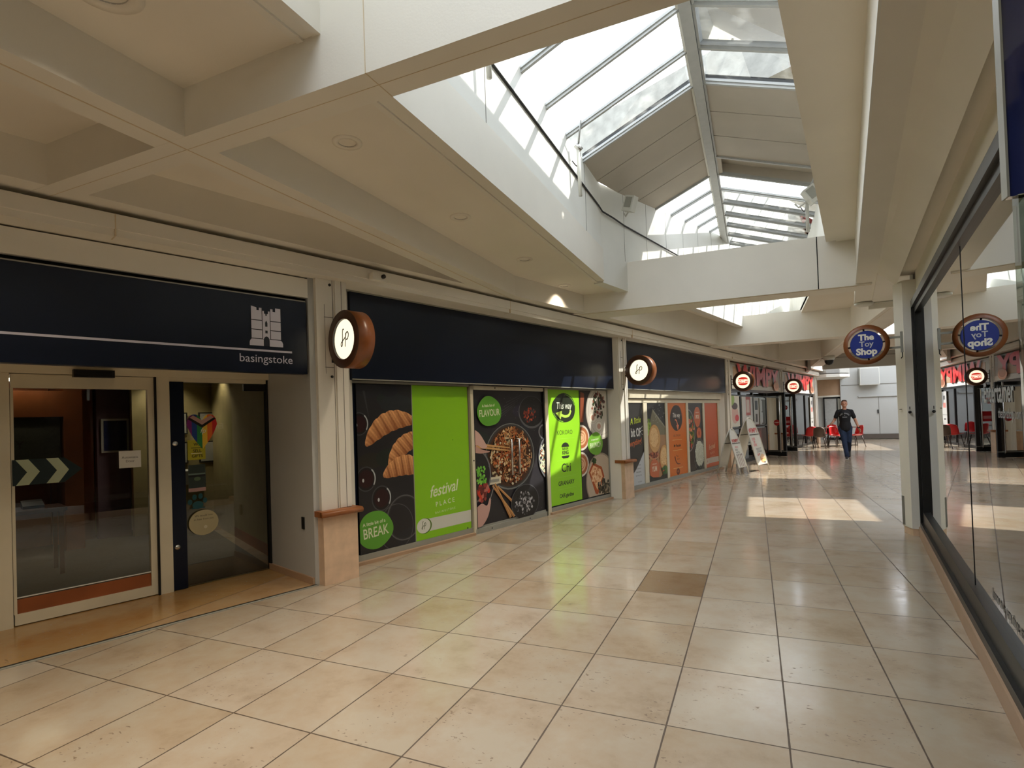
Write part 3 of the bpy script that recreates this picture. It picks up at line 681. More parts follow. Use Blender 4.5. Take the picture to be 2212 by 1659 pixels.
# interior of unit 1
b = MB().prism([(-6.5, .70), (-.66, .70), (-.05, 4.9), (-6.5, 4.9)], .001, .004, 'carpet'); struct(b, 'floor_shop', loc=L1(), rz=R1)
b = MB().box(-6.5, 0, .70, 5.3, 2.55, 2.65, 'roomwall'); struct(b, 'ceiling_shop', loc=L1(), rz=R1)
b = MB()
for i in range(10): b.box(-6.5+i*.5, -6.5+i*.5+.49, 4.6, 4.7, 0, 2.6, 'brownwood')
b.box(-3.6, -1.95, 3.9, 4.5, 1.78, 2.12, 'brownwood'); b.box(-1.95, -1.75, 3.9, 4.5, 0, 2.6, 'brownwood'); b.box(-1.5, -1.1, 4.45, 4.6, 0, 2.6, 'blue' if 0 else 'mauve'); struct(b, 'wall_shop_rear', loc=L1(), rz=R1)
b = MB().prism([(-.69, .62), (-.45, 1.2), (-.02, 4.3), (.1, 4.3), (.0, .62)], 0, 2.6, 'roomwall').prism([(-.455, 1.2), (-.435, 1.2), (-.01, 4.2), (-.03, 4.2)], .0, .14, 'brownwood').box(-1.12, 0, 4.2, 4.3, 0, 2.6, 'roomwall'); struct(b, 'wall_shop_side', loc=L1(), rz=R1)
t = thing('service_counter', 'dark wooden service counter inside the shop with the castle sign', 'counter', L1(-4.6, -3.6), R1)
MB().box(0, 1.5, 0, .5, 0, 1.0, 'brownwood').build('body', t); MB().box(-.03, 1.53, -.03, .53, 1.0, 1.04, 'signdark').build('worktop', t)
t = thing('wall_screen', 'grey wall screen with the faint word SOCIETY inside the left shop', 'screen', L1(-3.6, -4.0), R1)
MB().box(0, 1.62, -.04, .0, 1.2, 1.78, 'carpet').build('panel', t); Art(y=-.045).text('SOCIETY', .16, .95, 1.42, (46, 36, 34)).build('lettering', t)
t = thing('side_table', 'small dark wooden table with a telephone seen through the sliding door', 'table', L1(-2.95, -2.4), R1)
MB().box(0, .8, 0, .5, .70, .74, 'signdark').build('tabletop', t)
for x in (.03, .73):
    for y in (.03, .43): MB().box(x, x+.04, y, y+.04, 0, .70, 'signdark').build('leg', t)
tag(MB().hull8([(0, 0, 0), (.18, 0, 0), (.18, .2, 0), (0, .2, 0)], [(0, 0, .03), (.18, 0, .03), (.18, .2, .08), (0, .2, .08)], 'black').build('telephone', loc=L1(-2.5, -2.6, .74), rz=R1), 'black telephone standing on the dark side table', 'telephone')
t = thing('tube_light', 'glowing tube light under the ceiling inside the left shop', 'light', L1(-3.25, -3.7), R1)
MB().tube([(0, 0, 2.24), (1.2, 0, 2.24)], .02, 'lens', 10).build('tube', t); MB().box(.1, 1.1, -.01, .01, 2.26, 2.30, 'white').build('housing', t)
for x in (.2, 1.0): MB().box(x, x+.01, -.005, .005, 2.30, 2.55, 'white').build('rod', t)
for i, (x, z) in enumerate(((-.62, 1.48), (-.24, 1.48), (-.62, 1.02), (-.24, 1.02))):
    t = thing('picture_frame', ['upper left', 'upper right', 'lower left', 'lower right'][i]+' of the four framed notices on the rear wall behind the glass door', 'picture', L1(x, -4.18), R1, 'framed notices in the left shop')
    MB().box(0, .22, -.02, 0, z, z+.34, 'black').build('frame', t); MB().box(.02, .20, -.023, -.019, z+.02, z+.32, 'grey_frame').build('sheet', t)
t = thing('fire_call_point', 'small red box on the side wall seen through the glass door', 'alarm', L1(-.36, -1.55), R1); MB().box(0, .05, 0, .12, 1.18, 1.30, 'red').build('box', t); MB().box(-.004, 0, .02, .10, 1.21, 1.27, 'white').build('face', t)
t = thing('low_counter', 'pale low counter behind the glass door of the left shop', 'counter', L1(-.95, -3.5), R1); MB().box(0, .55, 0, .4, 0, .75, 'roomwall').build('body', t); MB().box(-.02, .57, -.02, .42, .75, .95, 'whitewall').build('front_panel', t)
t = thing('notice_board', 'blue framed board on the wall behind the sliding door', 'board', L1(-1.45, -4.43), R1); MB().box(0, .34, 0, .02, 1.25, 1.75, 'whitewall').build('frame', t); MB().box(.03, .31, -.004, .0, 1.28, 1.72, 'blue').build('sheet', t)

def lamp_spot(loc, e, col, size=100, blend=.6, r=.05, name='lamp'):
    l = bpy.data.lights.new(name, 'SPOT'); l.energy = e; l.color = col; l.spot_size = radians(size); l.spot_blend = blend; l.shadow_soft_size = r
    o = bpy.data.objects.new(name, l); COL.objects.link(o); o.location = loc; return o
def lamp_area(loc, e, col, sx, sy, name='lamp'):
    l = bpy.data.lights.new(name, 'AREA'); l.energy = e; l.color = col; l.shape = 'RECTANGLE'; l.size = sx; l.size_y = sy
    o = bpy.data.objects.new(name, l); COL.objects.link(o); o.location = loc; return o
WARM = (1, .84, .64)
for s, n, e in ((-2.6, -4.2, 10), (-.75, -3.9, 16), (-.35, -3.4, 12), (-3.0, -2.0, 7)): lamp_spot(L1(s, n, 2.5), e, WARM, 110)
# interior of the other left units is closed off behind their panels

# ================================================================== BAYS 2 AND 3: advertising panels
GREEN = (136, 198, 30); DARKP = (38, 37, 40); LEAF = (92, 158, 52); ORG = (206, 104, 34)
rnd = random.Random(3)
def script_fp(a, x, z, s, col, sx=1):
    f = smooth_pts([(.10, .95), (-.02, 1.0), (-.10, .80), (-.12, .2), (-.16, -.35), (-.30, -.45), (-.32, -.2), (-.1, .0), (.14, .16), (.26, .30)], 6)
    p1 = smooth_pts([(.34, .62), (.28, .1), (.22, -.55)], 6); p2 = smooth_pts([(.30, .25), (.42, .62), (.62, .68), (.72, .45), (.60, .12), (.36, .06)], 6)
    for q in (f, p1, p2): a.stroke([(x+u*s*sx, z+v*s) for u, v in q], .12*s, col)
def croissant(a, cx, cz, L, ang, w=.17, bend=.5):
    c, s_ = cos(ang), sin(ang); NU, NV = 64, 12; yy = a.y
    def pt(u, v):
        x = u*L/2; zc = -bend*L*.25*(u*u); return (cx+x*c-(zc+v)*s_, cz+x*s_+(zc+v)*c)
    def th(u): return w*(max(0, 1-abs(u)**2.2))**.6*(.92+.10*abs(sin(u*3.3*pi)))+.014
    for i in range(NU):
        for j in range(NV):
            u0, u1 = -1+2*i/NU, -1+2*(i+1)/NU; v0, v1 = -.5+1.1*j/NV, -.5+1.1*(j+1)/NV
            um, vm = (u0+u1)/2, (v0+v1)/2
            seg = (um*3.3+.35*vm+4.5) % 1; cres = sin(pi*seg)**.7
            k = .36+.34*(vm+.5)+.42*cres-.25+rnd.uniform(-.05, .05)+.10*sin(um*60+vm*9)
            k = max(0, min(1, k)); col = tuple(int(p+(q-p)*k) for p, q in zip((104, 50, 22), (240, 180, 122)))
            a.poly([pt(u0, th(u0)*v0), pt(u1, th(u1)*v0), pt(u1, th(u1)*v1), pt(u0, th(u0)*v1)], col); a.y = yy
    a.y = yy-a.step
def badge(a, x, z, rx, rz_, col, l1, l2, s1, s2, tc=(214, 222, 190), w=1):
    a.disc(x, z, rx, rz_, col, wob=.025); a.text(l1, s1, x-.02, z+rz_*.38, tc, bold=.02, rot=.05); a.text(l2, s2, x, z-rz_*.12, tc, bold=.012, sx=w*.72, rot=.05)
def cup(a, x, z, r, k=1.08):
    a.disc(x, z, r, r*k, (26, 24, 26)); a.ring(x, z, r, r*k, r*.10, (70, 72, 74)); a.ring(x, z, r*.98, r*k*.98, r*.12, (176, 182, 186), n=12, a0=-.6, a1=.9); a.disc(x, z, r*.74, r*k*.72, (44, 20, 22)); a.disc(x-r*.3, z-r*.1, r*.10, r*.16, (190, 196, 200))
def panel(fr, x0, x1, z0, z1, name, label, cat, fn, d=.02, grp=None, back='black'):
    o, r, _ = fr; c, s_ = cos(r), sin(r)
    t = thing(name, label, cat, (o[0]+x0*c, o[1]+x0*s_, 0), r, grp)
    MB().box(0, x1-x0, 0, d, z0, z1, back).build('backing_board', t)
    a = Art(x1-x0, z1-z0, y=-.001, z0=z0); fn(a, x1-x0, z0, z1); a.build('artwork', t); return t
F2 = frame(fxy(0, .05), fxy(5.42, -.15))
def base(a, w, z0, z1, c): a.rect(0, w, z0, z1, c)
def art_croissant(a, w, z0, z1):
    base(a, w, z0, z1, DARKP)
    for i in range(9): a.disc(rnd.uniform(0, w), rnd.uniform(z0, z1), rnd.uniform(.1, .3), rnd.uniform(.05, .12), tuple(c+rnd.randint(-5, 7) for c in DARKP))
    a.stroke([(.10, 1.92), (.16, 1.62)], .03, (62, 62, 64), .004)
    cup(a, .03, 1.55, .12); cup(a, .10, .93, .13); cup(a, .30, .69, .135)
    a.ring(.62, .42, .26, .27, .018, (92, 92, 94)); a.ring(.62, .42, .245, .255, .012, (50, 50, 52)); a.ring(.50, .33, .25, .27, .008, (84, 84, 86))
    croissant(a, .43, 1.55, .78, .34, .21, .62); croissant(a, .66, 1.28, .66, .52, .19, .5); croissant(a, .66, 1.03, .66, -.02, .21, .55)
    badge(a, .21, .345, .235, .215, LEAF, 'A little bit of a', 'BREAK', .052, .16)
def logo_block(a, x, z, k, col):
    a.text('festival', .185*k, x, z, col, bold=.012, shear=.35, rot=.09, sx=.86); a.text('P L A C E', .075*k, x+.02*k, z-.155*k, col, bold=.008, rot=.06); a.text('B A S I N G S T O K E', .034*k, x+.02*k, z-.25*k, col, rot=.05)
def art_green(a, w, z0, z1):
    base(a, w, z0, z1, GREEN); logo_block(a, .47, .68, 1.1, (222, 232, 196))
    a.rect(.20, w, .19, .345, (206, 208, 198)); a.disc(.14, .265, .115, .095, (84, 116, 40)); a.disc(.125, .268, .108, .09, (216, 218, 208)); script_fp(a, .115, .26, .062, (70, 84, 50)); a.disc(.88, .11, .012, .012, (30, 40, 30))
    a.disc(.66, 1.30, .006, .008, (40, 60, 20))
def noodles(a, x, z, rx, rz_, n, cols, ln=.12, w=.012):
    for i in range(n):
        t, q = rnd.uniform(0, 2*pi), sqrt(rnd.random())
        px, pz = x+rx*q*cos(t), z+rz_*q*sin(t); an = rnd.uniform(0, 2*pi); l = ln*rnd.uniform(.4, 1)
        pts = smooth_pts([(px, pz), (px+l*cos(an)*.5, pz+l*sin(an)*.5), (px+l*cos(an+.9), pz+l*sin(an+.9))], 3)
        pts = [p for p in pts if ((p[0]-x)/rx)**2+((p[1]-z)/rz_)**2 < 1]
        if len(pts) > 2: a.stroke(pts, w*rnd.uniform(.5, 1.3), rnd.choice(cols), w*.5)
def chunks(a, x, z, rx, rz_, n, cols, s=.03):
    for i in range(n):
        t, q = rnd.uniform(0, 2*pi), sqrt(rnd.random()); px, pz = x+rx*q*cos(t), z+rz_*q*sin(t); k = rnd.randint(4, 7); ph = rnd.random()*6
        a.poly([(px+s*rnd.uniform(.4, 1)*cos(ph+2*pi*j/k), pz+s*rnd.uniform(.4, 1)*sin(ph+2*pi*j/k)) for j in range(k)], rnd.choice(cols))
def art_flavour(a, w, z0, z1):
    base(a, w, z0, z1, (42, 41, 46)); X = lambda x: x-1.83
    for i in range(14): a.disc(rnd.uniform(0, w), rnd.uniform(z0, z1), rnd.uniform(.1, .35), rnd.uniform(.04, .12), tuple(c+rnd.randint(-4, 9) for c in (44, 43, 48)), rot=rnd.uniform(0, 3))
    for i in range(5): a.stroke([(.5+i*.05, 1.55+.06*i), (.85+.06*i, 1.72+.05*i)], .006, (84, 84, 88), .002)
    a.disc(X(3.13), 1.64, .32, .25, (92, 94, 98)); a.disc(X(3.13), 1.655, .30, .232, (36, 35, 37)); chunks(a, X(3.08), 1.60, .15, .11, 46, [(150, 62, 44), (186, 90, 60), (120, 50, 40), (70, 66, 66)], .028)
    a.disc(X(3.42), 1.33, .14, .12, (128, 130, 134)); a.disc(X(3.42), 1.33, .11, .095, (60, 60, 64)); chunks(a, X(3.42), 1.33, .08, .07, 20, [(100, 100, 104), (40, 40, 44)], .015)
    a.disc(X(2.60), 1.00, .555, .485, (120, 124, 124)); a.disc(X(2.60), 1.005, .535, .468, (58, 58, 58)); a.disc(X(2.60), 1.0, .50, .44, (72, 44, 28))
    chunks(a, X(2.30), .98, .22, .26, 60, [(30, 32, 26), (52, 50, 36), (24, 24, 22), (200, 190, 150)], .03)
    noodles(a, X(2.62), 1.02, .46, .42, 260, [(206, 150, 96), (176, 112, 62), (226, 190, 140), (140, 80, 42), (196, 120, 66), (100, 56, 30)], .16, .018)
    chunks(a, X(2.60), 1.0, .45, .40, 150, [(176, 84, 40), (206, 116, 62), (232, 206, 160), (120, 54, 28), (210, 200, 170)], .03)
    a.disc(X(3.60), .92, .36, .38, (110, 112, 116)); a.disc(X(3.60), .92, .33, .35, (52, 50, 52)); noodles(a, X(3.42), .92, .16, .26, 70, [(228, 232, 200), (190, 206, 150), (206, 130, 92), (240, 240, 226)], .12, .02)
    a.disc(X(1.78), .80, .36, .38, (110, 112, 114)); a.disc(X(1.78), .80, .335, .355, (40, 39, 41))
    for i in range(46): px, pz = rnd.uniform(.02, .20), rnd.uniform(.66, .90); a.disc(px, pz, .022, .016, rnd.choice([(110, 190, 60), (132, 206, 82), (88, 164, 44)]), 12, rnd.uniform(0, 3))
    chunks(a, .12, .55, .14, .11, 34, [(150, 60, 54), (190, 110, 96), (110, 44, 40), (206, 60, 40)], .045)
    for d_ in (0, .07): a.stroke([(.02, 1.22-.5*d_), (.72, 1.13-.6*d_)], .034, (206, 160, 104), .02)
    a.poly(smooth_pts([(0, 1.42), (.10, 1.36), (.20, 1.24), (.24, 1.17), (.16, 1.15), (.06, 1.20), (0, 1.20)], 5), (206, 170, 160)); a.poly(smooth_pts([(0, 1.20), (.14, 1.14), (.30, 1.10), (.14, 1.085), (0, 1.10)], 5), (190, 150, 138))
    for k in ((.33, .62, .78, .12), (.38, .64, .70, .12), (.43, .60, 1.00, .14)): a.stroke([(k[0], k[1]), (k[2], k[3])], .03, (178, 124, 72), .05); a.stroke([(k[0]+.01, k[1]), (k[2]+.014, k[3])], .008, (214, 168, 110), .012)
    a.disc(X(2.88), .295, .33, .265, (98, 100, 104)); a.disc(X(2.88), .295, .32, .257, (34, 33, 35)); chunks(a, X(2.86), .28, .22, .17, 120, [(130, 130, 134), (60, 60, 62), (20, 20, 20), (190, 190, 194), (40, 40, 42)], .03)
    a.poly(smooth_pts([(.0, .36), (.10, .40), (.20, .36), (.26, .46), (.28, .40), (.22, .22), (.10, .10), (0, .09)], 5), (200, 160, 150)); a.stroke([(.27, .44), (.36, .62)], .012, (150, 150, 150))
    for i in range(60): a.disc(rnd.uniform(0, w), rnd.uniform(z0, z1), .004, .003, (150, 150, 150), 6)
    badge(a, X(2.14), 1.665, .25, .21, LEAF, 'A little bit of', 'FLAVOUR', .05, .135)
def art_thisway(a, w, z0, z1):
    base(a, w, z0, z1, (150, 216, 40)); K = (40, 48, 34)
    a.disc(.46, 1.70, .34, .245, K, wob=.02); a.ring(.46, 1.70, .325, .232, .012, (130, 190, 60), n=20, a0=.2, a1=1.4); a.ring(.46, 1.70, .325, .232, .012, (130, 190, 60), n=20, a0=3.5, a1=4.6)
    a.text('This way', .155, .46, 1.735, (226, 232, 214), bold=.01, sx=.8, shear=.2)
    a.stroke(smooth_pts([(.66, 1.66), (.60, 1.58), (.48, 1.56), (.36, 1.59)], 6), .045, (190, 226, 90)); a.poly([(.40, 1.655), (.22, 1.62), (.36, 1.51)], (190, 226, 90))
    a.text('KOKORO', .105, .46, 1.29, K); 
    a.poly([(.35, 1.05)]+[(.46+.11*cos(t), 1.05+.075*sin(t)) for t in [pi-pi*i/14 for i in range(15)]], K); a.text('BURGER', .052, .46, 1.02, K, bold=.03, sx=.9); a.text('KING', .085, .46, .955, K, bold=.04, sx=.9)
    a.poly([(.35, .905), (.57, .905), (.57, .885), (.53, .862), (.39, .862), (.35, .885)], K)
    a.text('Chi', .20, .47, .70, K, bold=.012); a.text('GRANARY', .10, .46, .455, K, bold=.02); a.text('CAFE giardino', .085, .46, .25, K, bold=.03, sx=.82)
    for z in (1.19, .83, .56, .36): 
        for i in range(22): a.rect(.22+i*.024, .232+i*.024, z, z+.005, (176, 226, 110))
def art_brunch(a, w, z0, z1):
    base(a, w, z0, z1, (48, 42, 40))
    a.disc(.72, 1.62, .52, .50, (180, 172, 158)); a.disc(.72, 1.62, .49, .47, (206, 200, 188)); a.ring(.72, 1.62, .44, .42, .01, (170, 160, 146))
    for x, z in ((.42, 1.52), (.62, 1.36)): a.disc(x, z, .13, .11, (226, 220, 206)); a.disc(x, z, .06, .05, (196, 150, 130)); a.ring(x, z, .12, .10, .012, (190, 180, 164))
    chunks(a, .62, 1.74, .22, .24, 90, [(70, 34, 34), (120, 44, 38), (52, 66, 34), (36, 46, 26), (206, 196, 180), (150, 90, 70)], .045)
    a.poly([(.0, 1.45), (.10, 1.45), (.16, 1.95), (.04, 1.98)], (140, 74, 48))
    for x, z, r in ((.02, 1.18, .26), (-.02, .72, .25)): a.disc(x, z, r, r*.86, (214, 204, 190)); a.disc(x, z, r*.86, r*.72, (176, 106, 66)); a.disc(x, z, r*.6, r*.5, (222, 180, 140)); a.ring(x, z, r*.45, r*.36, .014, (176, 106, 66)); a.ring(x, z, r*.25, r*.2, .012, (190, 120, 78))
    a.disc(.62, .38, .50, .50, (150, 134, 116)); a.disc(.62, .38, .47, .47, (190, 172, 150))
    a.poly([(.22, .56), (.36, .72), (.66, .62), (.74, .44), (.50, .14), (.42, .16)], (176, 84, 42)); a.poly([(.27, .55), (.38, .67), (.62, .58), (.68, .44), (.48, .22)], (228, 178, 132)); chunks(a, .47, .45, .16, .17, 40, [(238, 200, 160), (206, 140, 96), (190, 116, 70)], .035)
    chunks(a, .72, .26, .22, .14, 90, [(40, 38, 30), (70, 66, 50), (26, 26, 22), (96, 84, 60), (150, 140, 120)], .04); chunks(a, .40, .74, .08, .05, 14, [(40, 60, 30), (60, 84, 40)], .04)
    badge(a, .47, 1.05, .25, .205, (112, 170, 52), 'A little bit of', 'BRUNCH', .046, .13)
panel(F2, 0.0, .775, .10, 2.0, 'advertising_panel', 'dark poster panel of croissants and espresso cups with a green BREAK badge', 'poster', art_croissant)
panel(F2, .785, 1.735, .10, 2.0, 'advertising_panel', 'plain green panel with a white festival place logo and white strip, beside the croissants', 'poster', art_green)
panel(F2, 1.83, 3.40, .075, 1.965, 'advertising_panel', 'dark poster panel of a noodle bowl with chopsticks and a green FLAVOUR badge', 'poster', art_flavour)
panel(F2, 3.54, 4.46, .12, 2.005, 'advertising_panel', 'bright green directory panel with a black This way circle and cafe names', 'poster', art_thisway)
panel(F2, 4.47, 5.38, .12, 2.005, 'advertising_panel', 'dark poster panel of brunch plates and coffee cups with a green BRUNCH badge', 'poster', art_brunch)
b = MB()
b.box(-.3, 5.42, -.01, .06, .0, .098, 'grey_frame'); b.box(-.3, 1.76, -.06, .0, .0, .035, 'plinth'); b.box(3.5, 5.42, -.06, .0, .0, .035, 'plinth'); b.box(-.3, 5.42, -.01, .05, 2.005, 2.03, 'grey_frame')
b.box(3.455, 3.535, -.02, .05, .0, 2.02, 'frame'); b.box(5.385, 5.42, -.01, .05, 0, 2.02, 'grey_frame'); b.box(.775, .785, -.004, .02, .1, 2.0, 'grey_frame'); b.box(-.3, 5.5, .03, .1, 0, 3.2, 'navy')
struct(b, 'window_2', loc=F2[0], rz=F2[1])
o, r, _ = F2
d = thing('shop_door', 'closed sliding door', 'door', (o[0]+1.765*cos(r), o[1]+1.765*sin(r), 0), r); d['kind'] = 'structure'
MB().box(0, .065, -.03, .05, 0, 2.02, 'frame').box(1.635, 1.66, -.03, .05, 0, 2.02, 'black').box(0, 1.66, -.03, .05, 1.965, 2.02, 'frame').box(.03, 1.66, -.03, .05, 0.0, .07, 'grey_frame').box(0.055, .065, -.032, .03, .07, 1.965, 'black').build('door_frame', d)
for x in (.775, .945):
    h = MB().tube([(x, -.003, 1.25), (x, -.075, 1.25), (x, -.075, .74), (x, -.003, .74)], .016, 'metal', 10); h.build('handle', d)
MB().box(.27, .58, -.016, -.0035, .635, .735, 'frame').box(.31, .54, -.018, -.014, .665, .705, 'grey_frame').build('letter_slot', d)
for x, z in ((.35, .035), (1.2, .035), (.5, 1.995), (1.1, 1.995), (.03, 1.0)): MB().lathe([(0, -.034), (.01, -.034), (.01, -.028)], 'black', (x, 0, z), 'y', 8).build('screw', d)
def blank_sign(fr, x0, x1, z0, z1, label, y=-.12, th=.1):
    o, r, _ = fr; t = thing('shop_sign', label, 'sign', (o[0]+x0*cos(r), o[1]+x0*sin(r), 0), r)
    MB().box(0, x1-x0, y, y+th, z0, z1, 'navy').build('sign_panel', t); MB().box(0, x1-x0, y-.006, y, z1-.03, z1, 'black').box(0, x1-x0, y-.004, y, z0, z0+.012, 'grey_frame').box(x1-x0-.02, x1-x0, y-.004, y, z0, z1, 'black').build('edge_trim', t); return t
blank_sign(F2, -.12, 5.52, 2.03, 3.02, 'long blank navy fascia sign above the croissant and noodle panels')
struct(MB().box(-.12, 5.52, -.02, .6, 3.02, 3.05, 'paint').box(-.2, 5.5, -.13, -.06, 2.985, 3.02, 'grey_frame'), 'trim_sign_head', loc=F2[0], rz=F2[1])

F3 = frame(fxy(6.0, -.2), fxy(11.45, -.45))
def art_text(a, w, z0, z1):
    base(a, w, z0, z1, (44, 42, 40)); a.poly([(0, z0), (w, z0), (w, .78)]+[(w-.9*w*t, .78-.52*sin(t*1.5)) for t in [i/8 for i in range(1, 9)]]+[(0, .25)], (190, 194, 196))
    a.text('A little', .17, .55, 1.42, (190, 206, 60), bold=.02, shear=.3, rot=.1); a.text('bit OF', .24, .56, 1.18, (226, 226, 220), bold=.03, sx=.7); a.text('everything!', .16, .50, .98, (206, 104, 50), bold=.02, sx=.8, shear=.3, rot=.1)
    for k in range(3): a.stroke([(.80, 1.24-.06*k+.03), (.86, 1.28-.09*k+.03)], .012, (226, 226, 220))
    for i, t in enumerate(('Good food', 'and drink to', 'share today', 'and every day')): a.text(t, .045, .62, .52-.07*i, (70, 74, 78))
    a.text('see inside', .04, .66, .18, (70, 74, 78))
def bun(a, x, z, rx, rz_, rot=0):
    a.disc(x, z, rx*1.04, rz_*1.02, (176, 118, 60), rot=rot); a.disc(x+.01, z, rx, rz_*.98, (206, 158, 98), rot=rot); a.disc(x-.02, z+.03, rx*.7, rz_*.7, (226, 186, 128), rot=rot)
    for i in range(70):
        t, q = rnd.uniform(0, 6.28), sqrt(rnd.random())*.8; a.disc(x+rx*q*cos(t), z+rz_*q*sin(t), .014, .007, rnd.choice([(236, 206, 150), (178, 120, 62)]), 8, rnd.uniform(0, 3))
def art_burger(a, w, z0, z1):
    base(a, w, z0, z1, (38, 37, 37)); a.poly([(0, z0), (0, 1.30), (w, 1.12), (w, z0)], (170, 130, 92)); a.poly([(.08, 1.25), (.30, 1.66), (w, 1.26), (w, 1.08), (.4, 1.10)], (122, 116, 92)); a.poly([(.30, 1.66), (w, 1.26), (w, 1.22), (.33, 1.58)], (150, 144, 120))
    for i in range(24): a.disc(rnd.uniform(.2, w), rnd.uniform(1.35, 1.75), .008, .008, (214, 214, 210), 8)
    chunks(a, .10, 1.28, .11, .16, 50, [(150, 176, 70), (176, 200, 96), (110, 140, 50)], .05); chunks(a, .3, .66, .25, .08, 50, [(130, 60, 40), (96, 44, 30), (186, 110, 80)], .05)
    a.ring(.30, .68, .26, .11, .03, (196, 140, 90), n=18, a0=pi, a1=2*pi); bun(a, .34, 1.02, .27, .30, .1)
    chunks(a, .66, .50, .12, .24, 40, [(190, 90, 50), (150, 60, 40)], .05); bun(a, .80, .58, .24, .28)
    a.disc(.28, .38, .24, .20, (196, 104, 62), wob=.03); a.disc(.30, .26, .2, .14, (196, 104, 62)); a.text('A little bit of', .04, .28, .48, (230, 214, 190), bold=.02); a.text('YUM', .15, .28, .37, (230, 214, 190), bold=.03, sx=.75)
    a.poly([(0, z0), (0, .27), (.2, .20), (.55, .17), (.72, .24), (w, .30), (w, z0)], (36, 40, 36)); chunks(a, .78, .30, .14, .09, 30, [(70, 120, 50), (44, 84, 36)], .05)
def art_orange(a, w, z0, z1):
    base(a, w, z0, z1, (210, 112, 38)); K = (52, 38, 30)
    a.disc(.50, 1.44, .34, .30, K, wob=.02); a.ring(.50, 1.44, .37, .32, .012, (150, 76, 30), n=20, a0=-.5, a1=1.2); a.text('This way', .15, .50, 1.50, (232, 226, 214), bold=.015, sx=.78, shear=.2)
    a.stroke(smooth_pts([(.42, 1.40), (.50, 1.38), (.55, 1.30), (.56, 1.24)], 6), .03, (226, 130, 90), .045); a.poly([(.49, 1.27), (.57, 1.14), (.64, 1.28)], (226, 130, 90))
    a.text('ASK ITALIAN', .07, .5, 1.03, K); a.text('Mr Pancake', .085, .5, .80, K, bold=.03, shear=.2); a.stroke(smooth_pts([(.34, .56), (.40, .44), (.50, .38), (.64, .37)], 5), .05, (110, 40, 24), .02); a.text('Thai', .07, .48, .56, K); a.text('kitchen', .05, .54, .49, K); a.disc(.50, .20, .10, .075, (110, 52, 30)); a.text('GO', .06, .5, .2, (200, 110, 50), bold=.03)
    for z in (.93, .69, .28): a.rect(.24, .78, z, z+.010, (226, 190, 130))
def art_rice(a, w, z0, z1):
    base(a, w, z0, z1, (58, 50, 44))
    a.disc(.02, 1.12, .42, .52, (60, 56, 54)); a.ring(.02, 1.12, .42, .52, .03, (140, 134, 128)); chunks(a, .06, 1.12, .33, .42, 120, [(196, 84, 52), (214, 116, 76), (150, 52, 36), (96, 130, 50), (50, 60, 34), (226, 150, 110)], .07)
    a.disc(.60, 1.44, .21, .26, (200, 104, 58), wob=.03); a.text('A little bit of', .04, .60, 1.55, (232, 216, 190), bold=.02); a.text('SPICE', .12, .60, 1.44, (232, 216, 190), bold=.03, sx=.75)
    a.disc(.68, 1.03, .18, .17, (90, 48, 34)); a.disc(.68, 1.03, .155, .145, (206, 110, 66)); a.disc(.68, 1.03, .05, .06, (176, 70, 46))
    a.disc(.66, .50, .38, .42, (96, 96, 94)); a.disc(.66, .50, .355, .395, (40, 42, 40)); a.disc(.67, .52, .28, .32, (206, 210, 192)); noodles(a, .67, .52, .32, .36, 260, [(232, 234, 220), (190, 196, 176), (214, 218, 200), (240, 242, 232)], .045, .016)
    chunks(a, .66, .18, .16, .05, 16, [(50, 70, 44), (30, 40, 30)], .035)
def art_orange2(a, w, z0, z1):
    base(a, w, z0, z1, (204, 90, 30)); logo_block(a, .46, .64, 1.05, (232, 190, 150)); a.rect(.18, w, .22, .36, (206, 196, 182)); a.disc(.12, .28, .11, .08, (214, 200, 184)); script_fp(a, .11, .275, .05, (150, 80, 40))
P3 = [(.0, .89, art_text, 'dark poster panel with A little bit OF everything, partly hidden by the pillar'), (1.06, 1.97, art_burger, 'poster panel of two burgers in paper with an orange badge'), (2.09, 3.15, art_orange, 'orange directory panel with a dark This way circle'), (3.27, 4.22, art_rice, 'poster panel of curry and a bowl of white rice with an orange badge'), (4.35, 5.30, art_orange2, 'plain orange panel with a pale festival place logo, nearest the folding signs')]
for x0, x1, fn, lb in P3: panel(F3, x0, x1, .12, 1.79, 'advertising_panel', lb, 'poster', fn)
b = MB().box(-.1, 5.5, -.02, .06, 0, .118, 'grey_frame').box(-.1, 5.5, -.06, -.02, 0, .04, 'plinth').box(-.1, 5.5, -.02, .06, 1.79, 1.87, 'frame').box(-.1, 5.5, -.06, .06, 1.885, 2.06, 'frame').box(-.1, 5.5, -.02, .05, 1.87, 1.885, 'darkslot')
for x in (.89, 1.97, 3.15, 4.22, 5.30): b.box(x, x+(.17 if x == .89 else .12), -.02, .06, .1, 1.8, 'frame')
b.box(-.1, 5.5, .05, .1, 0, 3.2, 'navy'); struct(b, 'window_3', loc=F3[0], rz=F3[1])
blank_sign(F3, -.12, 5.68, 2.05, 3.0, 'blank dark navy fascia sign above the burger and orange panels')
struct(MB().box(-.12, 5.6, -.02, .6, 3.0, 3.05, 'paint'), 'trim_sign_head', loc=F3[0], rz=F3[1])

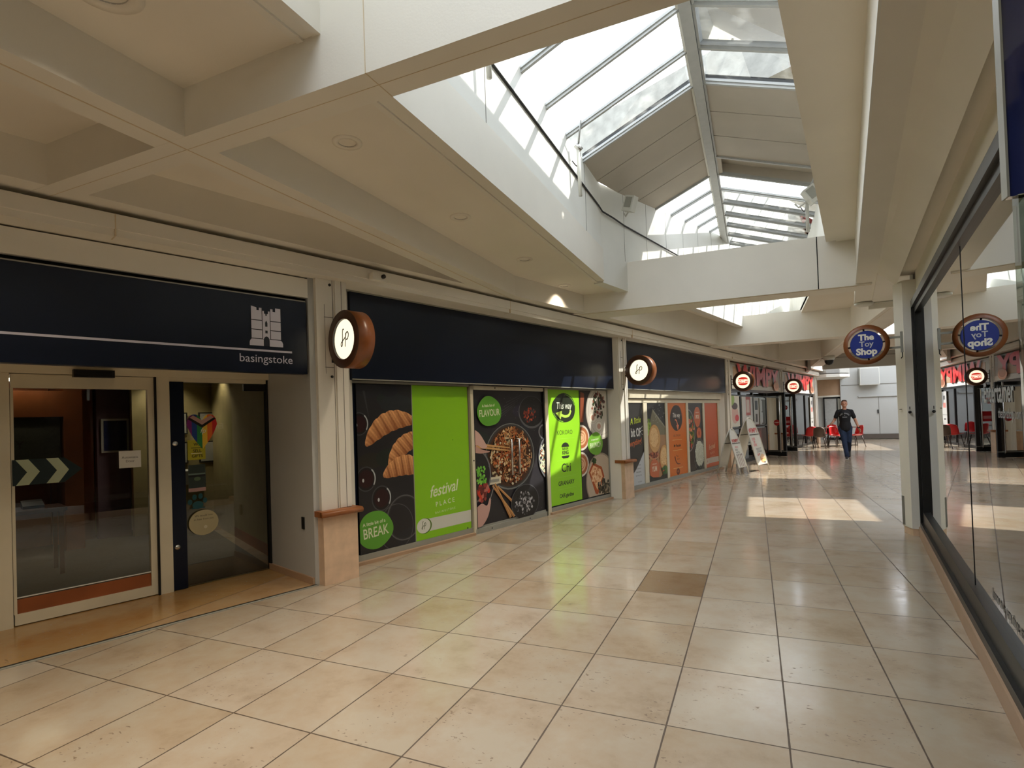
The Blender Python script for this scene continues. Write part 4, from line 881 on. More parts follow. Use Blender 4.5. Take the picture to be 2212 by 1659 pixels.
# ================================================================== DOWNLIGHTS
def downlight(x, y, z, label, r=.10, lit=True, e=60, grp='ceiling downlights'):
    t = thing('downlight', label, 'light', (x, y, z), 0, grp)
    MB().lathe([(r*.60, 0.004), (r*.60, -.006), (r, -.006), (r, .002)], 'ceil', n=28).build('trim_ring', t)
    MB().lathe([(r*.60, -.004), (r*.54, .03), (r*.40, .07), (.001, .075)], 'metal', n=24).build('reflector', t)
    if lit:
        MB().lathe([(.001, .03), (r*.30, .03), (r*.30, .045), (.001, .045)], 'lens', n=16).build('bulb', t)
        lamp_spot((x, y, z-.03), e, WARM, 115, 1, .08, 'downlight_lamp')
    return t
names = ['downlight in the ceiling strip nearest the camera beam, above the noodle panel side', 'second downlight along the left ceiling strip, beside the roof opening', 'third downlight along the left ceiling strip, smaller with distance', 'last downlight of the left ceiling strip, just before the cross beam']
for y, nm in zip((2.952, 4.52, 6.096, 7.613), names): downlight(-2.475, y, 3.474, nm)
t = downlight(-2.51, 1.45, 3.474, 'large lit round downlight cut by the top edge of the picture', r=.15, e=90)
for y in (-.3, -2.0, -4.0): lamp_spot((-2.5, y, 3.44), 70, WARM, 125, 1, .08)  # bare lamps behind the camera, added as fill, no fittings
downlight(1.35, 11.22, 3.778, 'lone downlight in the ceiling beyond the second cross beam, right of the roof opening', e=22)
t = thing('round_ceiling_light', 'shallow round ceiling fitting in the left coffer, half seen behind the beam', 'light', (-3.62, 1.25, 3.474), 0)
MB().lathe([(.30, 0), (.30, -.012), (.26, -.02), (.25, .0)], 'paint', n=40).build('rim', t); MB().lathe([(.25, -.002), (.10, -.010), (.001, -.010)], 'ceil', n=30).build('cover', t)
for x, y in ((-2.2, 12.0), (-1.0, 16.5), (.4, 16.5), (.6, 22.0), (-3.6, -1.2), (-3.62, 1.25)): lamp_spot((x, y, 3.4), 40, WARM, 125, 1, .1)  # bare spots added to brighten dark bays; only the last has a fitting
t = thing('smoke_detector', 'round cream dish detector under the end of the right-hand beam', 'detector', (1.66, 10.12, 3.19), 0)
MB().lathe([(.001, 0), (.13, 0), (.13, -.03), (.10, -.045), (.001, -.05)], 'cam_white', n=28).build('base', t); MB().tube([(.1, 0, -.01), (.42, -.04, -.01)], .008, 'cam_white', 8).build('conduit', t)
t = thing('dome_camera', 'cream dome security camera on the beam edge above the restaurant end', 'camera', (2.22, 19.6, 3.18), 0)
MB().lathe([(.001, 0), (.16, 0), (.16, -.10), (.13, -.13)], 'cam_white', n=24).build('housing', t); MB().lathe([(.13, -.13), (.12, -.20), (.08, -.26), (.001, -.29)], 'black', n=24).build('dome', t)
t = thing('lip_sensor', 'tiny white sensor under the edge above the first burger restaurant sign', 'sensor', L1(15.2, lipn(15.2)-.02, 2.93), R1); MB().lathe([(.001, 0), (.05, 0), (.05, .07), (.001, .07)], 'cam_white', n=12).build('body', t)
t = thing('lip_camera', 'small cream spot camera on the facade edge above the first stone-based pillar', 'camera', L1(-.12, .58, 3.10), R1)
MB().box(0, .16, -.05, .02, -.07, .0, 'paint').build('bracket', t); MB().lathe([(.001, -.075), (.022, -.075), (.022, -.05), (.001, -.05)], 'black', (.12, 0, -.03), 'y', 12).build('lens', t)

# ================================================================== ROUND PROJECTING SIGNS
def ring_sign(loc, rz, label, face, grp='round projecting shop signs', r=.275, depth=.17, solid=True, lit=.9):
    """disc facing local -y; bracket toward local -x"""
    t = thing('projecting_sign', label, 'sign', loc, rz, grp); h = depth/2
    MB().lathe([(r*.80, -h), (r, -h), (r, h), (r*.80, h), (r*.80, h-.03)], 'signwood', (0, 0, 0), 'y', 48).build('rim', t)
    MB().lathe([(r*.70, -h-.003), (r*.99, -h-.003), (r*.99, -h+.01)], 'signdark', (0, 0, 0), 'y', 48).lathe([(r*.70, -h-.002), (r*.70, -h+.03)], 'black', (0, 0, 0), 'y', 48).build('front_ring', t)
    MB().lathe([(.001, -h+.022), (r*.69, -h+.022), (r*.69, h-.022), (.001, h-.022)], 'glow', (0, 0, 0), 'y', 48).build('light_box', t)
    a = Art(y=-h+.018); face(a, r*.69); a.build('sign_face', t, 'printglow')
    b = MB()
    for z in (.075, -.075): b.tube([(-r+.01, 0, z), (-r-.06, 0, z)], .011, 'black', 8)
    b.box(-r-.075, -r-.06, -.02, .02, -.19, .19, 'black'); b.build('bracket', t); return t
def face_fp(a, r): a.disc(0, 0, r, r, (250, 238, 208)); script_fp(a, -.03, -.01, .11, (30, 24, 20), 1.15)
def face_w(a, r):
    a.disc(0, 0, r, r, (250, 232, 200)); R_ = (176, 26, 22)
    a.poly([(r*.68*cos(t), .055*r/.19+r*.30*sin(t)) for t in [pi*i/16 for i in range(17)]], R_); a.poly([(r*.68*cos(t), -.055*r/.19-r*.30*sin(t)) for t in [pi*i/16 for i in range(17)]], R_)
    a.rect(-r*.72, r*.72, -.042, .042, (206, 60, 40)); a.text('WIMPY', .085, 0, -.002, (252, 236, 210), bold=.03)
# signs stand out from the pillars, faces along the arcade
def sign_on(s, n, z, label, face, **k):
    ring_sign(L1(s, n, z), R1-pi/2, label, face, **k)
sign_on(-.46, .745, 2.36, 'round brown lit sign with fp lettering on the pillar beside the castle sign', face_fp)
sign_on(5.70, .415, 2.36, 'round brown sign with fp lettering on the pillar between the green and orange panels', face_fp)
sign_on(11.95, .07, 2.36, 'round brown sign with a red burger and WIMPY, nearer of the two', face_w)
sign_on(17.9, -.27, 2.37, 'round brown sign with a red burger and WIMPY, farther of the two', face_w)
t = thing('toy_shop_sign', 'round brown ring sign reading The Toy Shop on blue, on the right pillar', 'sign', (1.262, 7.66, 2.29), radians(-8))
r = .235
MB().lathe([(r*.80, -.04), (r, -.04), (r, .04), (r*.80, .04), (r*.80, -.04)], 'signwood', (0, 0, 0), 'y', 56).build('ring', t)
MB().lathe([(.001, -.03), (r*.70, -.03), (r*.70, .03), (.001, .03)], 'navy', (0, 0, 0), 'y', 48).build('disc', t)
b = MB()
for k in range(4): an = k*pi/2+.12; MB().tube([(r*.69*cos(an), 0, r*.69*sin(an)), (r*.82*cos(an), 0, r*.82*sin(an))], .010, 'black', 8).build('spacer', t)
a = Art(y=-.032); a.disc(0, 0, r*.695, r*.695, (26, 50, 142)); a.text('The', .098, 0, .085, (250, 246, 232), bold=.045); a.text('Toy', .088, 0, .005, (206, 206, 206), bold=.02); a.text('Shop', .105, 0, -.085, (250, 246, 232), bold=.045); a.build('sign_face', t)
b = MB()
for z in (.06, -.06): b.box(r-.01, r+.11, -.01, .01, z-.012, z+.012, 'grey_frame')
b.box(r+.10, r+.125, -.025, .025, -.12, .12, 'grey_frame'); b.tube([(r+.115, 0, -.12), (r+.115, 0, -.17), (r+.10, 0, -.19)], .006, 'cable', 6); b.build('bracket', t)

# ================================================================== RIGHT-HAND SHOP WINDOW
FR = frame((1.808, 7.792), (1.181, 3.55))
o, r, _ = FR
LW = 6.0
def cR(x, y=0): return (o[0]+x*cos(r)-y*sin(r), o[1]+x*sin(r)+y*cos(r))
b = MB().box(-.02, 9.0, -.075, .1, 0, .115, 'plinth'); struct(b, 'baseboard_right', loc=o, rz=r)
b = MB().box(0, LW, -.06, .04, .115, .17, 'black').box(0, LW, -.035, .04, .17, .30, 'black').box(0, LW, -.06, .04, 2.70, 2.78, 'black').box(0, LW, -.03, .04, 2.64, 2.70, 'black').box(0, .05, -.06, .04, .115, 2.78, 'black').box(.05, .09, -.03, .04, .17, 2.70, 'black')
struct(b, 'window_frame_right', loc=o, rz=r)
b = MB().box(.05, LW, 0, .012, .25, 2.66, 'glassdark'); struct(b, 'window_4', loc=o, rz=r)
b = MB().box(3.12, 3.13, -.003, .015, .28, 2.66, 'black'); struct(b, 'trim_glass_joint', loc=o, rz=r)
a = Art(y=-.003); a.text('Entertainer', .16, 4.1, 1.60, (150, 156, 156), bold=.02); a.text('thetoyshop.com', .075, 4.35, 1.49, (140, 146, 146), bold=.01)
tag(a.build('window_lettering'), 'faint pale Entertainer lettering on the right-hand shop window', 'lettering'); bpy.data.objects['window_lettering'].location = o; bpy.data.objects['window_lettering'].rotation_euler = (0, 0, r)
a = Art(y=-.003); a.text('(some two way shop stories)', .075, 4.15, .42, (96, 98, 96), bold=.03)
tag(a.build('sill_lettering'), 'row of blurred grey lettering low on the right-hand shop window', 'lettering'); bpy.data.objects['sill_lettering'].location = o; bpy.data.objects['sill_lettering'].rotation_euler = (0, 0, r)
# inside of that shop
struct(MB().box(.0, 9, .02, 1.6, .002, .26, 'frosted' if 0 else 'whitewall'), 'floor_window_bed', loc=o, rz=r)
struct(MB().box(-.1, 9, 3.4, 3.5, 0, 3.3, 'carpet').box(-.1, 9, .05, 3.5, 3.0, 3.05, 'carpet').box(-.1, .0, .05, 3.5, 0, 3.1, 'carpet').box(8.9, 9, .05, 3.5, 0, 3.1, 'carpet'), 'wall_toy_shop', loc=o, rz=r)
for x_ in (.14,):
    t = thing('door_stop', 'small black hook stop on the edge of the right-hand pillar', 'hook', (1.69, 7.77, 1.47), 0); MB().ell((0, 0, 0), (.018, .018, .018), 'black').build('ball', t); MB().box(-.004, .004, -.004, .004, .03, .065, 'black').build('hook', t)
# blue end of the shopfront close to the camera
t = thing('blue_banner', 'tall glossy blue banner panel at the right edge of the picture', 'banner', (.684, 2.0, 0), 0)
MB().box(0, .26, -.03, .0, 2.13, 3.02, 'blue').build('panel', t); MB().box(-.006, 0, -.035, .005, 2.13, 3.02, 'grey_frame').build('edge_rail', t)
struct(MB().box(.70, .96, 1.96, 2.0, 0, 2.13, 'glassdark').box(.96, 1.0, 1.3, 2.0, 0, 3.1, 'black'), 'window_5')

# ================================================================== BURGER RESTAURANT (bays 4 and 5)
F4 = frame(fxy(12.12, -.45), fxy(17.68, -.72)); F5 = frame(fxy(18.1, -.75), fxy(23.75, -1.05))
def wimpy_sign(fr, label, wrd):
    o, r, L = fr; t = thing('shop_sign', label, 'sign', o, r)
    MB().box(0, L, -.04, .04, 2.20, 2.95, 'whitewall').box(.0, L, -.05, -.04, 2.20, 2.34, 'white').box(0, L, -.05, -.04, 2.90, 2.95, 'grey_frame').build('sign_panel', t)
    MB().box(.4, L-.25, -.05, -.041, 2.36, 2.84, 'signdark' if 0 else 'plinth').build('backing', t)
    for dy, c, off in ((-.052, (92, 40, 36), .05), (-.10, (212, 44, 42), 0)):
        a = Art(y=dy); a.text('WIMPY', .80, L*.50+off+.1, 2.60-off*.6, c, bold=.035, sx=1.75); a.build('lettering' if off == 0 else 'lettering_shadow', t)
    a = Art(y=-.108); a.disc(L-.75, 2.36, .34, .15, (206, 150, 120)); a.disc(L-.75, 2.40, .26, .12, (150, 96, 70)); a.build('bun_print', t)
wimpy_sign(F4, 'pale fascia sign with big red WIMPY letters, nearer bay', 'WIMPY')
wimpy_sign(F5, 'pale fascia sign with big red WIMPY letters, farther bay', 'WIMPY')
for fi, (fr, posts, nm) in enumerate(((F4, (0, 1.1, 2.35, 3.85, 5.46), 'window_6'), (F5, (0, 1.4, 3.9, 5.55), 'window_7'))):
    o, r, L = fr; b = MB()
    b.box(0, L, .0, .08, 2.12, 2.2, 'black').box(0, L if fi else 3.9, .0, .08, 0, .10, 'black')
    for x in posts: b.box(x, x+.085, .0, .08, 0, 2.2, 'black')
    b.box(0, 3.85 if not fi else 3.9, .0, .08, 1.02, 1.07, 'black') if not fi else None
    b.box(0, L, .0, .08, 1.98, 2.03, 'black') if not fi else None
    struct(b, 'window_frame_restaurant', loc=o, rz=r)
    struct(MB().box(0, 3.85 if not fi else L, .035, .042, .1, 2.12, 'glass'), nm, loc=o, rz=r)
def poster(fr, x0, x1, z0, z1, label, fn, y=-.004):
    o, r, _ = fr; t = thing('window_poster', label, 'poster', (o[0]+x0*cos(r), o[1]+x0*sin(r), 0), r)
    MB().box(0, x1-x0, y+.001, y+.012, z0, z1, 'cam_white').build('sheet', t)
    a = Art(x1-x0, z1-z0, y=y, z0=z0); fn(a, x1-x0, z0, z1); a.build('print', t)
def wp(bgc, blocks):
    def f(a, w, z0, z1):
        a.rect(0, w, z0, z1, bgc)
        for u0, u1, v0, v1, c in blocks: a.rect(u0*w, u1*w, z0+v0*(z1-z0), z0+v1*(z1-z0), c)
    return f
def shake(a, w, z0, z1):
    a.rect(0, w, z0, z1, (196, 196, 186)); a.disc(w*.5, z0+.35, w*.35, .26, (196, 160, 150)); a.disc(w*.5, z0+.60, w*.3, .10, (60, 40, 36)); a.disc(w*.7, z0+.25, w*.2, .10, (190, 40, 50)); a.disc(w*.1, z1-.1, w*.4, .2, (130, 160, 70))
poster(F4, .12, 1.0, 1.1, 2.0, 'shake poster in the first restaurant window, left of the black posts', shake)
poster(F4, 1.25, 2.3, 1.1, 1.98, 'red and white menu poster in the second restaurant window', wp((200, 200, 196), [(.35, .8, .35, 1, (176, 80, 74)), (.4, .7, .45, .9, (206, 190, 180)), (.5, .56, .0, .35, (120, 120, 120))]))
poster(F4, 2.45, 2.95, 1.1, 1.95, 'narrow dark picture poster beside the restaurant entrance', wp((190, 190, 186), [(.2, .8, .55, .9, (30, 44, 50)), (.3, .7, .1, .4, (60, 46, 40))]))
poster(F4, 3.1, 3.75, 1.1, 1.95, 'white notice sheets taped inside the restaurant window', wp((186, 190, 190), [(.3, 1, .0, .95, (60, 60, 50)), (.1, .45, .05, .45, (196, 200, 200)), (.1, .4, .5, .9, (196, 200, 200))]))
poster(F4, 1.25, 2.3, .5, .98, 'pale poster low in the restaurant window, behind the folding signs', wp((176, 186, 182), [(.1, .9, .1, .2, (90, 96, 96)), (.55, .9, .5, .8, (60, 76, 90))]))
poster(F4, 2.45, 3.75, .12, .98, 'brown and red posters low beside the restaurant entrance', wp((110, 70, 64), [(.0, .5, .2, .9, (150, 90, 84)), (.6, 1, 0, 1, (70, 40, 34)), (.1, .3, .4, .6, (190, 60, 50))]))
poster(F5, 4.9, 5.5, .45, 2.05, 'tall white poster strip in the last restaurant window', wp((186, 186, 182), [(.2, .8, .60, .72, (190, 120, 110)), (.3, .7, .8, .9, (90, 90, 90)), (.3, .7, .3, .34, (70, 70, 70)), (.3, .7, .1, .14, (70, 70, 70)), (0, 1, .42, .43, (30, 30, 30))]))
def open_leaf(hinge, free, label, stick):
    fr = frame(hinge, free); o, r, L = fr; t = thing('glazed_door', label, 'door', o, r, 'open restaurant doors'); t['kind'] = 'structure'
    MB().box(0, L, -.03, .03, 0.01, .20, 'black').box(0, L, -.03, .03, 2.02, 2.12, 'black').box(0, .07, -.03, .03, .2, 2.02, 'black').box(L-.10, L, -.03, .03, .2, 2.02, 'black').box(0.0, L, -.032, .032, .16, .175, 'grey_frame').build('door_frame', t)
    MB().box(.07, L-.1, -.004, .004, .2, 2.02, 'glass').build('pane', t)
    MB().tube([(L-.16, -.03, .12), (L-.16, -.07, .16), (L-.16, -.07, 1.98), (L-.16, -.03, 2.0)], .018, 'metal', 8).build('pull_bar', t)
    a = Art(y=-.006)
    for (x, z, w, h, kind) in stick:
        if kind == 'd': a.disc(x*L, z, w, h, (176, 40, 40)); a.text('WIMPY', w*.5, x*L, z, (236, 220, 210), bold=.03)
        else: a.rect(x*L-w, x*L+w, z-h, z+h, (190, 34, 40)); a.rect(x*L-w*.7, x*L+w*.7, z-h*.5, z+h*.1, (220, 150, 150))
    a.build('stickers', t); return t
open_leaf((.30, 20.45), (.955, 20.10), 'black framed glass door standing open into the arcade, nearer leaf', [(.6, 1.12, .10, .10, 'd')])
open_leaf((.86, 22.75), (1.42, 22.50), 'black framed glass door standing open, farther leaf with a red square sticker', [(.35, 1.62, .11, .10, 'd'), (.4, 1.12, .2, .16, 'r')])
# interior of the restaurant
b = MB().prism([fxy(12.0, -3.6), fxy(24, -3.8), fxy(24, -3.9), fxy(12, -3.7)], 0, 3.0, 'roomwall').prism([fxy(12.0, -.6), fxy(12.1, -.6), fxy(12.1, -3.7), fxy(12, -3.7)], 0, 3, 'roomwall'); struct(b, 'wall_restaurant')
b = MB().prism([fxy(12.0, -.6), fxy(24, -1.2), fxy(24, -3.9), fxy(12, -3.7)], 2.6, 2.7, 'whitewall'); struct(b, 'ceiling_restaurant')
b = MB().prism([fxy(12.1, -.55), fxy(23.7, -1.1), fxy(23.7, -3.8), fxy(12.1, -3.7)], .001, .004, 'brownwood'); struct(b, 'floor_restaurant')
t = thing('room_divider', 'dark brown panelled divider just inside the restaurant entrance', 'divider', L1(16.0, -1.9), R1); MB().box(0, 1.5, 0, .08, 0, 1.15, 'signdark').build('lower_panel', t); MB().box(0, 1.5, 0, .06, 1.15, 2.1, 'roomwall').build('upper_panel', t); MB().box(.1, .5, -.01, 0, .5, 1.1, 'red').build('red_panel', t)
lamp_area(L1(15, -2.2, 2.55), 30, (1, .86, .66), 3, 1); lamp_area(L1(21, -2.4, 2.55), 40, (1, .92, .8), 3, 1)

# ================================================================== FITTINGS IN THE ROOF WELL
def floodlight(loc, rz, label, tilt):
    t = thing('floodlight', label, 'light', loc, rz)
    rm = Matrix.Rotation(tilt, 3, 'Y')
    def bx(x0, x1, y0, y1, z0, z1): return [rm @ Vector((x, y, z)) for z in (z0, z1) for x, y in ((x0, y0), (x1, y0), (x1, y1), (x0, y1))]
    v = bx(-.08, .08, -.06, .06, -.11, .11); MB().hull8(v[:4], v[4:], 'cam_white').build('housing', t)
    v = bx(-.055, .055, -.066, -.058, -.06, .085); MB().hull8(v[:4], v[4:], 'grey_frame').build('lens_panel', t)
    MB().tube([(-.02, .05, -.05), (-.14, .10, -.12), (-.18, .12, -.06)], .012, 'cam_white', 8).build('bracket', t); return t
floodlight((-1.56, 8.05, 4.66), radians(-20), 'white floodlight box on a bracket on the left wall of the roof well', .35)
floodlight((.82, 8.30, 4.42), radians(10), 'white floodlight box at the right side of the roof well above the cross beam', -.6)
def opener(x, y, z1, z0, label, rod=True):
    t = thing('vent_opener', label, 'opener', (x, y, z1), 0)
    MB().tube([(0, 0, 0), (0, .03, -(z1-z0))], .022, 'cam_white', 12).build('tube', t)
    MB().tube([(-.02, -.03, .02), (.03, .02, -.04)], .035, 'metal', 8).build('motor_clamp', t)
    if rod: MB().tube([(0, 0, .0), (.10, -.20, .20)], .012, 'alu', 8).build('push_rod', t)
    MB().tube(smooth_pts([(0, .02, -.02), (.0, .09, -.06), (-.03, .06, -.20), (-.08, .0, -.15)], 5), .006, 'cable', 6).build('cable', t)
opener(-1.80, 6.25, 4.76, 4.18, 'white tube window opener hanging under the left roof glass')
opener(-1.80, 3.80, 4.75, 4.22, 'white tube window opener whose end shows below the nearest beam')
opener(.78, 8.52, 4.50, 4.00, 'white window opener at the right end of the roof well')
cp = [(-1.885, 3.0, 4.51), (-1.885, 7.45, 4.50), (-1.87, 7.62, 4.46), (-1.78, 7.9, 4.44)]+[(OW0.x+dv.x*q+.02, OW0.y+dv.y*q-.005, 4.44+.02*q) for q in (.06, .12, .2, .3, .42)]
tag(MB().tube(cp, .012, 'cable', 6).build('wall_cable'), 'black cable strung along the white wall of the roof well', 'cable')
tag(MB().tube([(-1.82, 8.32, 3.93), (-1.84, 8.33, 3.75), (-1.93, 8.33, 3.50)], .008, 'cable', 6).build('corner_cable'), 'dark cable following the corner of the roof opening down to the cross beam', 'cable')

# ================================================================== FOLDING A-BOARDS
def aboard(loc, rz, w, H, d, label, art, grp='folding pavement signs'):
    t = thing('a_board', label, 'sign', loc, rz, grp)
    def outline(zb):
        p = [(-w/2, zb), (-w/2*.99, H*.60)]
        p += [(-w/2*.99*cos(a)*(1 if 1 else 0), H*.60+H*.40*sin(a)) for a in [pi/2*i/9 for i in range(1, 10)]]
        return p+[(-x, z) for x, z in reversed(p[:-1])]
    for sd, nm in ((-1, 'front'), (1, 'rear')):
        y = lambda z: sd*d*(1-z/H)
        f = outline(0.0); MB().tube([(x, y(z), z+.012) for x, z in f], .016, 'cam_white', 8).build(nm+'_frame', t)
        pz = [(x*.95, min(z, H*.985)) for x, z in outline(.17)]; b = MB(); n = len(pz)
        b.add([(x, y(z)-.004, z) for x, z in pz]+[(x, y(z)+.004, z) for x, z in pz], [tuple(range(n)), tuple(range(n, 2*n))[::-1]]+[(i, (i+1) % n, n+(i+1) % n, n+i) for i in range(n)], 'cam_white'); b.build(nm+'_panel', t)
        zc = H*.68; MB().box(-w/2, w/2, y(zc)-.012, y(zc)+.0, zc, zc+.014, 'darkslot').build(nm+'_rail', t)
    a = Art(w*.94, H*.9, y=0, x0=-w*.47, z0=.17); art(a, w, H)
    a.v = [(x, -d*(1-z/H)-.006+yy, z) for (x, yy, z) in a.v]; a.build('print', t); return t
def ab_big(a, w, H):
    R_ = (190, 44, 44); a.text('WIMPY', .17, 0, H*.76, R_, bold=.03)
    for i, s in enumerate(('LOTS', 'OF', 'LOVE')): a.text(s, .085, -.12, H*.60-.075*i, (206, 90, 96), bold=.03)
    for i in range(4): a.rect(-.14, .20-.03*(i % 2), H*.42-.03*i, H*.42-.03*i+.012, (110, 112, 112))
    a.text('£6.99', .075, -.08, H*.31, R_, bold=.03)
    a.disc(.10, H*.22, .17, .09, (206, 160, 112), wob=.05); a.disc(.13, H*.27, .13, .06, (214, 178, 140)); a.disc(.10, H*.215, .13, .03, (150, 96, 50)); a.disc(.16, H*.20, .12, .035, (226, 190, 130)); a.rect(.12, .22, .20, .23, (60, 60, 66))
def ab_small(a, w, H):
    R_ = (176, 50, 44); a.text('WIMPY', .12, 0, H*.74, R_, bold=.03); a.text('PICK N', .055, -.02, H*.60, (200, 90, 90), bold=.03); a.text('MIX &', .055, -.06, H*.54, (120, 120, 116), bold=.03); a.text('MATCH', .06, -.02, H*.48, (120, 120, 116), bold=.03)
    for x in (-.12, -.03, .06, .15): a.stroke([(x, H*.42), (x+.01, H*.17)], .035, (150, 128, 124)); a.disc(x, H*.43, .03, .025, (110, 96, 92))
ab_d = math.atan2(.93, .36)
aboard((-.13, 15.45, 0), ab_d, .66, 1.36, .36, 'taller white arched folding sign with red WIMPY, standing behind the small one', ab_big)
aboard((-.53, 14.60, 0), ab_d, .50, 1.10, .29, 'smaller white arched folding sign with red WIMPY in front of the tall one', ab_small)

# ================================================================== CAFE FURNITURE
def chair_set(loc, rz, label, shell='red', leg='chairleg'):
    t = thing('cafe_chair', label, 'chair', (loc[0], loc[1], 0), rz, 'plastic shell chairs at the far tables')
    vs, fs = [], []; nu, nv = 12, 9
    prof = smooth_pts([(-.22, .445), (-.10, .44), (.08, .43), (.20, .46), (.25, .58), (.28, .72), (.30, .84)], 2)[:nu+1]
    for i, (y, z) in enumerate(prof):
        k = i/(len(prof)-1); hw = .22 if k < .5 else .22-.06*(k-.5)*2*max(0, k-.3)
        for j in range(nv+1):
            u = -1+2*j/nv; vs.append((u*hw, y-(u*u)*(.10 if k > .5 else .0), z+(u*u)*(.05 if k < .55 else -.05*(k > .9))))
    nu = len(prof)-1
    for i in range(nu):
        for j in range(nv): fs.append((i*(nv+1)+j, i*(nv+1)+j+1, (i+1)*(nv+1)+j+1, (i+1)*(nv+1)+j))
    o = MB().add(vs, fs, shell, True).build('seat_shell', t); md = o.modifiers.new('s', 'SOLIDIFY'); md.thickness = .012
    for sx in (-1, 1):
        for sy in (-1, 1): MB().tube([(sx*.15, sy*.14+.0, .44), (sx*.22, sy*.22+.02, .0)], [.016, .011], leg, 8).build('leg', t)
    return t
chair_set((2.32, 24.05), radians(165), 'brown shell chair with its back to the camera beside the restaurant window', 'brownshell')
chair_set((2.02, 24.9), radians(200), 'red shell chair behind the brown one, against the restaurant window')
chair_set((2.95, 24.6), radians(35), 'red shell chair left of the walking person, facing the table')
chair_set((3.62, 24.9), radians(-60), 'red shell chair right of the walking person, partly hidden')
chair_set((3.0, 26.9), radians(-20), 'red shell chair at the farther cafe table')
def table_set(loc, label):
    t = thing('cafe_table', label, 'table', (loc[0], loc[1], 0), 0, 'square cafe tables')
    MB().box(-.34, .34, -.34, .34, .73, .76, 'signdark').build('tabletop', t); MB().box(-.345, .345, -.345, .345, .735, .752, 'grey_frame').build('edge_band', t)
    MB().tube([(0, 0, .03), (0, 0, .73)], .03, 'black', 10).build('column', t)
    b = MB().box(-.28, .28, -.035, .035, 0, .03, 'black').box(-.035, .035, -.28, .28, 0, .03, 'black'); b.build('foot', t)
table_set((2.72, 25.3), 'square dark cafe table nearer the restaurant window'); table_set((3.55, 25.9), 'square dark cafe table directly behind the walking person')

# ================================================================== FAR END
t = thing('far_door', 'pale glazed door in a dark frame beside the white far wall', 'door', (3.12, 30.40, 0), 0); t['kind'] = 'structure'
MB().box(0, .75, 0, .08, 2.0, 2.1, 'black').box(0, .06, 0, .08, 0, 2.1, 'black').box(.60, .75, 0, .08, 0, 2.1, 'grey_frame').box(.57, .61, -.01, .08, 0, 2.0, 'black').box(0, .75, 0, .08, 0, .12, 'black').build('door_frame', t)
MB().box(.06, .57, .02, .05, .12, 2.0, 'alu').build('pane', t); MB().tube([(.08, -.02, 1.0), (.10, -.05, .9), (.10, -.02, .4)], .012, 'metal', 6).build('handle', t)
struct(MB().box(2.9, 3.87, 30.40, 30.5, 2.1, 2.95, 'plinth').box(2.9, 3.87, 30.38, 30.40, 2.08, 2.16, 'paint').box(3.85, 3.90, 30.3, 30.5, 0, 3.0, 'whitewall'), 'wall_far_transom')
pts = [(2.2, 28.0), (3.0, 27.7), (3.55, 27.9), (4.0, 28.4), (4.0, 30.5), (2.2, 30.5)]
struct(MB().prism(pts, 2.93, 3.06, 'white').prism([(p[0]+(-.04), p[1]+.05) for p in pts], 3.06, 3.10, 'joint2').prism(pts, 3.10, 3.35, 'alu'), 'wall_canopy')
t = thing('wall_box_sign', 'blank white square box sign high on the far wall', 'sign', (4.66, 30.14, 2.58), 0); MB().box(0, .78, 0, .36, 0, .80, 'white').build('box', t); MB().box(.02, .76, -.006, 0, .02, .78, 'whitewall').build('face', t)

# ================================================================== THE WALKING PERSON
PX, PY = 2.54, 19.30
def sculpt(name, parent, caps, ells, k, voxel, smooth=2):
    b = MB()
    for c in caps: b.cap(*c, k)
    for e in ells: b.ell(*e, k)
    o = b.build(name, parent); r_ = o.modifiers.new('r', 'REMESH'); r_.mode = 'VOXEL'; r_.voxel_size = voxel; r_.use_smooth_shade = True
    s_ = o.modifiers.new('s', 'SMOOTH'); s_.iterations = smooth; s_.factor = .5; return o
pp = thing('person', 'person in a black printed T-shirt and blue jeans walking toward the camera', 'person', (PX, PY, 0), -.131)
def hand(wr, d, out, side):
    """five bent fingers and a thumb from wrist WR along D"""
    d = Vector(d).normalized(); out = Vector(out).normalized(); pal = Vector(wr); ac = d.cross(out).normalized(); caps = [(pal, pal+d*.055, .026, .030)]
    for i, l in enumerate((.068, .076, .070, .056)):
        bse = pal+d*.075+ac*(.030-.020*i); k1 = bse+d*l*.45+out*.004; k2 = k1+d*l*.32+out*.020; tip = k2+d*l*.12+out*.022
        caps += [(pal+d*.02+ac*(.02-.013*i), bse, .012, .010), (bse, k1, .0095, .009), (k1, k2, .009, .008), (k2, tip, .008, .0065)]
    tb = pal+d*.02+ac*.028*side; caps += [(tb, tb+ac*.028*side+d*.024+out*.008, .012, .010), (tb+ac*.028*side+d*.024+out*.008, tb+ac*.034*side+d*.052+out*.022, .010, .008)]
    return caps
# his right arm is on the left of the picture, bent forward; his left arm swings out and back
RS, RE, RH = (-.175, .0, 1.43), (-.275, .06, 1.17), (-.35, -.15, 1.06)
LS, LE, LH = (.175, .0, 1.43), (.275, .05, 1.15), (.355, .0, .90)
body = [((0, 0, .97), (0, 0, 1.10), .135, .125), ((0, 0, 1.10), (0, 0, 1.34), .125, .145), ((-.11, 0, 1.42), (.11, 0, 1.42), .05, .05), ((0, 0, 1.42), (0, -.01, 1.56), .06, .055),
        (RS, RE, .045, .042), (RE, RH, .044, .028), (LS, LE, .045, .042), (LE, LH, .044, .028)]
body += hand(RH, (-.25, -.8, .1), (.3, -.1, -1), 1)+hand(LH, (.35, -.25, -.9), (-.8, -.4, -.1), -1)
HIP_R, KN_R, AN_R = (-.085, 0, .93), (-.035, -.13, .51), (.015, -.24, .10)
HIP_L, KN_L, AN_L = (.09, 0, .93), (.085, -.02, .52), (.075, .30, .24)
body += [(HIP_R, KN_R, .085, .055), (KN_R, AN_R, .052, .036), (HIP_L, KN_L, .085, .055), (KN_L, AN_L, .052, .036)]
